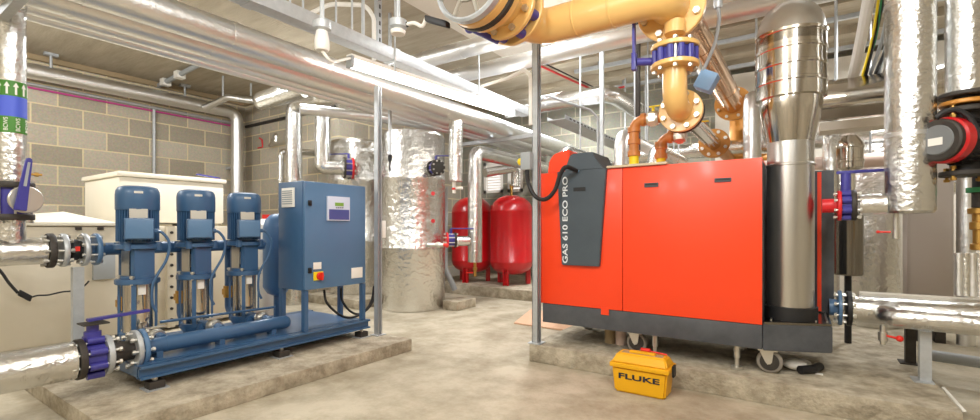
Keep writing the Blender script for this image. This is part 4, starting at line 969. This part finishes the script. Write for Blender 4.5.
for k in range(8):
    a = PI / 8 + k * PI / 4; MB().cyl((.182, HYy + math.cos(a) * .065, zbr + math.sin(a) * .065), (.22, HYy + math.cos(a) * .065, zbr + math.sin(a) * .065), .017, n=10).out('lug', 'purple', t)
flange(MB(), (.232, HYy, zbr), X1, .08, .022).out('flange', 'iron', t); bolts(t, (.205, HYy, zbr), X1, .066, 8, .009, .115, ph=.5)
zlv = P(840, 174, Y=HYy).z
MB().cyl((.2, HYy, zbr + .06), (.2, HYy, zlv), .022, n=14).out('valve_neck', 'purple', t)
MB().prism([(.16, HYy - .015, zlv), (.22, HYy - .018, zlv), (.37, HYy + .1, zlv + .012), (.365, HYy + .125, zlv + .012), (.22, HYy + .018, zlv), (.16, HYy + .015, zlv)], (0, 0, .014), .002).out('lever_handle', 'purple', t)
c = P(896, 232, Y=HYy); t = thing('drain_cock', 'small steel drain cock under the fat foil header', 'valve', (c.x, HYy - .02, c.z - .035))
MB().cyl((c.x, HYy, c.z - .035), (c.x, HYy, zb0 + .01), .011, n=10).cyl((c.x, HYy, c.z - .03), (c.x, HYy, c.z + .01), .014, n=12).out('cock_body', 'zinc', t); c2 = P(883, 230, Y=HYy - .02); MB().cyl((c.x - .02, HYy, c.z), (c.x - .07, HYy, c.z + .0), .005, n=8).ball((c.x - .07, HYy, c.z), .008).out('red_lever', 'rplast', t)
# second foil pipe and circulator
UX, UY = .66, 3.1
t = thing('insulated_pipe', 'foil-lagged vertical pipe above the red and black circulator', 'pipe', (UX, UY, 1.5))
zu = P(966, 95, Y=UY).z
MB().tube([(UX, UY, zu), (UX, UY, 2.78)], .075, 0, 36, rings=.5).out('lagging', 'foil', t)
t = thing('circulator_pump', 'black circulator pump with red ring and grey dial face', 'pump', (UX, UY, 1.05))
zp = P(950, 140, Y=UY - .12).z
c = V((UX - .055, UY - .075, zp)); ax = V((-.62, -.6, .0)).normalized()
hb = MB().lathe(c - ax * .12, ax, [(.07, -.06), (.1, -.04), (.105, .0), (.1, .14)], 36)
for k in range(24):
    a = 2 * PI * k / 24; u = ax.cross(Z1).normalized(); d = u * math.cos(a) + Z1 * math.sin(a); s = ax.cross(d)
    hb.obox(c - ax * .1 + d * .1 - s * .003, s * .006, d * .014, ax * .1)
hb.out('motor_housing', 'black', t)
MB().lathe(c + ax * .02, ax, [(.1, 0), (.108, .01), (.108, .05), (.1, .058)], 40).out('red_ring', 'vred', t)
df = MB().lathe(c + ax * .078, ax, [(.098, 0), (.098, .02), (.09, .026)], 40).out('control_face', 'iron', t)
MB().lathe(c + ax * .1045, ax, [(.07, 0), (.066, .006), (.03, .008)], 36).out('dial', 'dialgrey', df)
u = V((-ax.y, ax.x, 0)); MB().obox(c + ax * .113 - u * .03 - Z1 * .025, u * .06, ax * .002, Z1 * .035).out('screen', 'white', df)
MB().cyl((UX, UY, zp - .14), (UX, UY, zp + .14), .058, n=24).out('volute', 'black', t)
for z in (zp + .15, zp - .15): f = flange(MB(), (UX, UY, z), Z1, .098, .024).out('flange', 'iron', t); bolts(f, (UX, UY, z), Z1, .08, 4, .013, .07, m='brass', ph=.5)
f = flange(MB(), (UX, UY, zp + .185), Z1, .098, .02).out('flange', 'flor', t)
flange(MB(), (UX, UY, zp + .225), Z1, .1, .02).out('flange', 'iron', t)
MB().cyl((UX, UY, zp + .14), (UX, UY, zu), .05, n=20).out('suction_neck', 'black', t)
pts = [P(u_, v_, Y=2.95) for u_, v_ in ((936, 118), (945, 112), (957, 110), (968, 116), (976, 128), (982, 140))]
solo('power_cable', MB().curve(pts, .012), 'black', 'black cable arching over the circulator pump', 'cable')
# brass valves beneath the pump
for x, y, lb in ((.75, 3.3, 'left brass valve with green ring below circulator'), (.86, 3.3, 'right brass valve with green ring below circulator')):
    z0 = P(966, 250, Y=y).z
    t = thing('brass_valve', lb, 'valve', (x, y, z0))
    MB().lathe((x, y, z0), Z1, [(.03, 0), (.036, .005), (.036, .03), (.026, .035), (.026, .1), (.038, .105), (.038, .14), (.028, .145), (.028, .18), (.045, .185), (.045, .21), (.03, .215)], 16).out('valve_body', 'brass', t)
    MB().cyl((x, y, z0 + .216), (x, y, z0 + .29), .03, n=16).out('copper_collar', 'iron', t)
    MB().cyl((x, y, z0 + .291), (x, y, z0 + .315), .05, n=20).out('green_ring', 'sgreen', t)
    MB().cyl((x, y, z0 + .316), (x, y, z0 + .40), .028, n=16).out('upper_pipe', 'black', t)
for i, (u, lb) in enumerate(((959, 'first short foil riser with red reflection below brass valves'), (966, 'second short foil riser below brass valves'), (973, 'third short foil riser below brass valves'), (980, 'fourth short foil riser below brass valves'))):
    c = P(u, 275, Y=3.45); z0 = .5; solo('insulated_pipe', MB().tube([(c.x, 3.45, z0 + .04), (c.x, 3.45, P(u, 253, Y=3.45).z)], .021, 0, 14), 'foil' if i % 2 else 'foil3', lb, 'pipe', None)
# low foil return pipes
LY = 3.34; zlw = .44
t = thing('insulated_pipe', 'rear low foil return pipe from blue flange beside sump', 'pipe', (.6, LY, zlw - .08))
MB().tube([(.245, LY, zlw), (1.6, LY, zlw)], .077, 0, 32, rings=.35).out('lagging', 'foil', t)
t = thing('flanged_joint', 'blue return stub with bolted flanges right of boiler sump', 'flange', (.2, LY, zlw - .1))
MB().tube([(.141, LY, zlw), (.2, LY, zlw)], .048, 0, 24).out('blue_stub', 'panelblue', t)
flange(MB(), (.19, LY, zlw), X1, .1, .018).out('flange', 'panelblue', t); flange(MB(), (.232, LY, zlw), X1, .1, .024).out('flange', 'black', t); bolts(t, (.211, LY, zlw), X1, .082, 8, .011, .1, ph=.5)
t = thing('insulated_pipe', 'front low foil pipe with rounded end on two strut posts', 'pipe', (.7, 3.15, .38))
c = P(884, 316.5, Y=3.14); 
MB().tube([(c.x + .05, LY - .02, .445), (c.x + .0, 3.14, .44), (1.6, 3.14, .425)], .053, .09, 28, rings=.3).out('lagging', 'foil', t)
solo('cable_tray', MB().box((.3, 3.5, .49), (1.6, 3.6, .515)), 'pale', 'pale narrow tray just behind the rear low foil pipe', 'cable tray')
def shortpost(c, zt, label, m):
    t = thing('strut_post', label, 'post', (c.x, c.y, .117)); w = .046
    MB().box((c.x - w / 2, c.y - w / 2, .118), (c.x + w / 2, c.y + w / 2, zt)).out('channel', m, t); MB().box((c.x - .05, c.y - .05, .1165), (c.x + .03, c.y + .05, .1235)).out('base_plate', m, t)
    return t
shortpost(V((.53, 3.2, 0)), .375, 'short grey channel post at right end of boiler plinth', 'galv')
tp = shortpost(V((.53, 3.58, 0)), .36, 'short dark slotted post behind the grey channel post', 'iron')
for k in range(3): MB().box((.5535, 3.57, .17 + k * .06), (.5545, 3.59, .2 + k * .06)).out('slot', 'black', tp)
c = P(883, 335, Y=3.14); t = thing('drain_cock', 'drain valve with red handle under the low foil pipe', 'valve', (c.x, 3.14, c.z - .05))
zz_ = .395
MB().cyl((c.x, 3.14, c.z - .05), (c.x, 3.14, zz_), .013, n=12).cyl((c.x, 3.14, c.z - .03), (c.x, 3.14, c.z + .015), .021, n=12).out('cock_body', 'zinc', t); MB().cyl((c.x, 3.14, c.z), (c.x + .055, 3.1, c.z - .003), .006, n=8).ball((c.x + .06, 3.098, c.z - .003), .016).out('red_handle', 'rplast', t)
solo('edge_strip', MB().obox((.575, 2.76, .117), (.012, 0, 0), (0, .35, 0), (0, 0, .006)), 'white', 'thin white strip along right edge of boiler plinth', 'strip')
solo('waste_pipe', MB().tube([(.6, 3.72, .15), (1.1, 3.6, .15)], .032, 0, 14), 'gplast', 'grey plastic pipe stub behind the short channel posts', 'pipe')
# background plant behind
c = P(848, 245, D=3.15); t = thing('steel_silencer', 'dark polished steel cylinder behind the purple valve', 'cylinder', (c.x, c.y, P(848, 274, D=3.15).z))
rr = M(25, c) / 2; z0 = P(848, 275, D=3.15).z; z1 = P(848, 212, D=3.15).z
MB().lathe((c.x, c.y, z0), Z1, [(rr * .9, 0), (rr, .01), (rr, z1 - z0 - .01), (rr * .9, z1 - z0)], 36).out('shell', 'dsteel', t)
MB().cyl((c.x, c.y, .117), (c.x, c.y, z0), .02, n=10).out('stand_pipe', 'black', t)
c = P(850, 150, D=3.25); z0 = P(850, 170, D=3.25).z; z1 = P(850, 136, D=3.25).z
t = thing('air_separator', 'small ribbed steel canister above the purple valve', 'canister', (c.x, c.y, z0))
MB().lathe((c.x, c.y, z0), Z1, [(.05, 0), (.078, .015), (.078, .05), (.083, .055), (.083, .07), (.078, .075), (.078, .15), (.083, .155), (.083, .17), (.07, .2), (.04, .24)], 32).out('shell', 'chrome', t)
MB().tube([(c.x, c.y, z0), (c.x, c.y, P(850, 208, D=3.25).z)], .03, 0, 14).out('lower_neck', 'foil', t)
c = P(872, 230, D=4.3)
t = thing('foil_cylinder', 'tall foil-wrapped cylinder behind the fat foil header', 'cylinder', (c.x, c.y, .0))
MB().lathe((c.x, c.y, .0), Z1, [(.2, 0), (.21, .02), (.21, 1.55), (.17, 1.66), (.05, 1.7)], 40).out('foil_jacket', 'foil2', t)
c = P(831, 180, D=4.0); t = thing('insulated_pipe', 'foil riser right behind the polished flue', 'pipe', (c.x, c.y, 0))
MB().tube([(c.x, c.y, 0), (c.x, c.y, 1.75), (c.x + .25, c.y + .3, 1.75)], .06, .08, 20, rings=.4).out('lagging', 'foil', t)
a_, b_ = P(907, 300, D=3.7), P(936, 200, D=3.7)
t = thing('control_panel', 'plain light grey wall cabinet behind the fat foil header', 'cabinet', (a_.x, a_.y, .2))
MB().box((a_.x, a_.y, .15), (a_.x + .27, a_.y + .2, 1.45), .006).out('cabinet', 'wall', t); MB().box((a_.x + .015, a_.y - .012, .17), (a_.x + .255, a_.y - .001, 1.43), .003).out('door', 'wall', t)
for k in range(2): MB().box((a_.x + .02 + .15 * k, a_.y + .02, 0), (a_.x + .08 + .15 * k, a_.y + .18, .15)).out('foot', 'iron', t)
c = P(948, 250, D=3.6) + V((.1, 0, 0))
solo('insulated_pipe', MB().tube([(c.x, c.y, 0), (c.x, c.y, 2.6)], .055, 0, 20, rings=.5), 'foil3', 'smooth foil riser between grey cabinet and brass valves', 'pipe')
# chrome duct and cable bundle top right
a_, b_ = P(822, 104, Y=4.6), P(900, 90, Y=4.6)
zd = (a_.z + b_.z) / 2
t = thing('steel_duct', 'polished steel duct running across behind the cable bundle', 'duct', (a_.x, 4.6, zd - .15))
MB().tube([(a_.x - .1, 4.6, zd), (2.6, 4.6, zd)], .16, 0, 36, rings=.3).out('duct_run', 'chrome', t)
a_ = P(835, 128, Y=4.5); solo('cable_tray', MB().box((a_.x - .1, 4.4, a_.z - .03), (2.6, 4.62, a_.z + .035)), 'pale', 'pale boxed cable tray below the polished duct', 'cable tray')
rnd = random.Random(3)
def bundle(name, u0, u1, D0, D1, r, m, lb, off=0, v0=-25, v1=77):
    p0 = P(u0, v0, D=D0); p1 = P(u1, v1, D=D1)
    mid = p0.lerp(p1, .5) + V((off, 0, -.03))
    return solo(name, MB().curve([p0, mid, p1], r, 10), m, lb, 'cable', None)
bundle('cable_bundle', 873, 853, 3.0, 3.6, .036, 'white', 'thick white wrapped cable bundle beside flue elbow')
bundle('earth_cable', 882, 862, 3.0, 3.6, .008, 'yellowp', 'yellow earth cable right of white cable bundle', .01)
bundle('earth_cable', 884, 864, 3.0, 3.6, .006, 'sgreen', 'green earth cable right of white cable bundle', .02)
names = ('black cable hanging first right of green earth cable', 'grey cable hanging second right of green earth cable', 'black cable hanging third right of green earth cable', 'grey cable hanging fourth right of green earth cable', 'black cable hanging fifth right of green earth cable')
for k in range(5): bundle('hanging_cable', 888 + k * 4, 865 + k * 4.5, 3.0 + .04 * k, 3.6, .012, 'black' if k % 2 == 0 else 'gplast', names[k], .02 * (k % 3))
c = P(836, 60, D=3.9); solo('hanger_rod', MB().cyl((c.x, c.y, P(836, 130, D=3.9).z), (c.x, c.y, CZ - .101 if c.y < 4.45 else CZ - .001), .012, n=8), 'galv', 'rod with slotted bracket between flue and white cable bundle', 'rod')
# ================================================================== UPPER MIDDLE BACKGROUND
a_, b_ = P(405, 50, D=4.4), P(505, 20, D=3.7)
t = thing('insulated_pipe', 'bright foil pipe crossing behind the grey gas drum', 'pipe', a_)
yA = 3.35; zA = 2.52
MB().tube([(-3.2, yA, zA), (.2, yA, zA)], .075, 0, 24, rings=.4).out('lagging', 'foil3', t)
t = thing('insulated_pipe', 'second foil pipe crossing just beyond the first near gas drum', 'pipe', (-2, 3.8, 2.45))
MB().tube([(-3.2, 3.85, 2.5), (.2, 3.85, 2.5)], .075, 0, 24, rings=.45).out('lagging', 'foil3', t)
a_ = P(535, 111, D=5.3); b_ = P(610, 93, D=5.0); c_ = P(655, 118, D=6.0)
t = thing('insulated_pipe', 'foil pipe with elbow behind post left of orange gas legs', 'pipe', b_)
MB().tube([V((a_.x - .5, b_.y, b_.z)), b_, V((b_.x + .05, 6.4, b_.z))], .095, .14, 24, rings=.7).out('lagging', 'foil', t)
p0, p1 = P(516, 50, Z=2.86), P(598, 88, Z=2.86)
t = thing('red_conduit', 'red fire alarm cable clipped across the concrete soffit', 'cable', p0)
MB().tube([(p0.x, p0.y, 2.79), (p0.x + .04, 4.46, 2.79), (p1.x, p1.y, 2.8), (p1.x + .4, p1.y - .05, 2.8)], .014, .05, 8).out('cable', 'redcable', t)
MB().tube([(p0.x + .05, p0.y, 2.81), (p0.x + .09, 4.46, 2.81), (p1.x + .05, p1.y, 2.811)], .008, .05, 8).out('black_sheath', 'black', t)
# unistrut rails on ceiling
rails = [(4.62, 'ceiling rail just beyond the pale soffit panel'), (5.3, 'ceiling rail between the two concrete downstands'), (6.2, 'ceiling rail nearest the back wall')]
for y, lb in rails:
    solo('ceiling_rail', MB().box((-2.3, y - .02, 2.8), (2.8, y + .02, 2.841)).box((-2.0, y - .015, 2.84), (-1.95, y + .015, 2.899)).box((0, y - .015, 2.84), (.05, y + .015, 2.899)).box((2.0, y - .015, 2.84), (2.05, y + .015, 2.899)), 'galv', lb, 'rail')
# perforated tray heading back
a_ = P(556, 122, D=4.6)
t = thing('cable_tray', 'perforated steel cable tray running to back behind boiler hood', 'cable tray', a_)
xt, ztr = a_.x, a_.z + .02
MB().box((xt - .1, a_.y, ztr), (xt + .1, 6.5, ztr + .006)).box((xt - .1, a_.y, ztr), (xt - .095, 6.5, ztr + .04)).box((xt + .095, a_.y, ztr), (xt + .1, 6.5, ztr + .04)).out('tray', 'galv', t)
b = MB()
for k in range(24): b.box((xt + .1005, a_.y + .1 + k * .095, ztr + .012), (xt + .1015, a_.y + .15 + k * .095, ztr + .028))
b.out('slot_row', 'iron', t)
ends = {-1.0: 4.95, -1.3: 5.35}
fills = [(-1.85, 1.62, .07, 'foil', 'foil pipe rising and running back, level with boiler hood'), (-1.3, 1.72, .06, 'foil3', 'foil pipe running back between hood and fascia'), (-1.0, 1.55, .075, 'foil', 'foil pipe running back behind the loose board'), (-.3, 1.9, .06, 'foil3', 'foil pipe running back between gas pipe and flue')]
for x, z, r, m, lb in fills:
    t = thing('insulated_pipe', lb, 'pipe', (x, 5, z - r)); MB().tube([(x, 4.0, .118 if x > -1.5 else .001), (x, 4.0, z), (x, ends.get(x, 6.45), z)], r, .12, 20, rings=.6).out('lagging', m, t)
    for y in (4.4, 4.85 if x in ends else 5.85): MB().cyl((x, y, z + r), (x, y, CZ - .09), .008, n=8).out('hanger', 'galv', t)
for y, z, x0, x1, r, m, lb in ((5.1, 1.48, -1.4, .8, .06, 'pinkpipe', 'pale wrapped pipe crossing behind boiler top'), (5.5, 1.75, -1.8, 1.0, .08, 'foil', 'foil pipe crossing near back wall behind gas legs'), (5.9, 1.3, -1.9, 1.2, .09, 'foil2', 'crumpled foil pipe crossing low at back wall')):
    t = thing('insulated_pipe', lb, 'pipe', (0, y, z - r)); MB().tube([(x0, y, z), (x1, y, z)], r, 0, 20, rings=.5).out('lagging', m, t)
    for x in (x0 + .3, x1 - .3): MB().cyl((x, y, z + r), (x, y, CZ - .081), .008, n=8).out('hanger', 'galv', t)
batten((-.95, 5.3, 1.98), (-.95, 6.3, 1.98), 'lit fluorescent lamp at back behind orange gas legs')
solo('bent_conduit', MB().tube([P(540, 100, D=4.3), P(545, 95, D=4.4), P(590, 86 + 24, D=4.5), P(598, 118, D=4.5), P(598, 165, D=4.5)], .012, .08, 8), 'gplast', 'grey bent conduit beside slim channel drop', 'conduit')
# pale panels of white wall at right rear
struct('wall_rear_lining', MB().box((-.9, 6.5, 0), (3.1, 6.6, 2.82)), 'pale')
GROUPS = {'hanger_rod': 'hanger rods below the ceiling', 'concrete_plinth': 'concrete plinths on the floor', 'hanging_cable': 'cables hanging beside the white bundle', 'earth_cable': 'earth cables beside the white bundle', 'brass_valve': 'brass valves below the circulator', 'insulation_roll': 'insulation rolls under the boiler', 'ceiling_rail': 'rails across the rear ceiling', 'conduit_box': 'conduit boxes above the trunking', 'power_cable': 'black power cables', 'strut_post': 'steel channel posts', 'gas_connection': 'orange gas legs on the boiler', 'foil_cylinder': 'foil wrapped cylinders', 'flanged_valve': 'flanged valves on foil pipes', 'butterfly_valve': 'purple butterfly valves', 'insulated_pipe': 'foil lagged pipes', 'drain_cock': 'small drain cocks', 'water_tank': 'cream water tanks'}
for o in list(COL.objects):
    k = o.name.split('.')[0]
    if o.parent is None and 'label' in o.keys() and 'group' not in o.keys() and k in GROUPS: o['group'] = GROUPS[k]
# ================================================================== CAMERA, LIGHT, WORLD
cam = bpy.data.cameras.new('camera'); co = bpy.data.objects.new('camera', cam); COL.objects.link(co)
co.location = (0, 0, CH); co.rotation_euler = (PI / 2, 0, A)
cam.sensor_fit = 'HORIZONTAL'; cam.sensor_width = 36; cam.lens = 36 * F / 980; cam.shift_y = (HY - 210) / 980; cam.clip_start = .05
SC.camera = co
w = bpy.data.worlds.new('world'); SC.world = w; w.use_nodes = True
bg = w.node_tree.nodes['Background']; bg.inputs[0].default_value = (1, .985, .96, 1); bg.inputs[1].default_value = 1.0
def area(name, loc, sx, sy, e, rz=0):
    l = bpy.data.lights.new(name, 'AREA'); l.shape = 'RECTANGLE'; l.size = sx; l.size_y = sy; l.energy = e; l.color = (.97, .99, 1)
    o = bpy.data.objects.new(name, l); COL.objects.link(o); o.location = loc; o.rotation_euler = (0, 0, rz)
def tubes(name, loc, dx, dy, e):
    """bare fluorescent batten: light all round, three soft sources along the tube"""
    for k in (-1, 0, 1):
        l = bpy.data.lights.new(name, 'POINT'); l.shadow_soft_size = .05; l.energy = e / 3; l.color = (.97, .99, 1)
        o = bpy.data.objects.new(name, l); COL.objects.link(o); o.location = V(loc) + V((dx, dy, 0)) * (k * .5)
tubes('aisle_lamp', (-.7, .1, 2.45), 0, 1.3, 90)
tubes('aisle_lamp', (.5, .7, 2.45), 0, 1.3, 85)
tubes('entrance_lamp', (-2.2, -1.5, 2.4), 1.3, 0, 70)
tubes('tank_lamp', (-5.3, .0, 2.4), 0, 1.3, 85)
area('side_lamp', (-4.4, 2.6, 2.7), .1, 1.5, 60)
area('rear_lamp', (.9, 5.2, 2.7), .1, 1.2, 50)
area('rear_lamp', (-2.6, 5.4, 2.7), .1, 1.2, 60)
area('rear_lamp', (-1.9, 3.9, 2.75), .1, 1.2, 40)
SC.view_settings.view_transform = 'Standard'; SC.view_settings.look = 'None'; SC.view_settings.gamma = 1; SC.view_settings.use_curve_mapping = False
SC.view_settings.exposure = .3
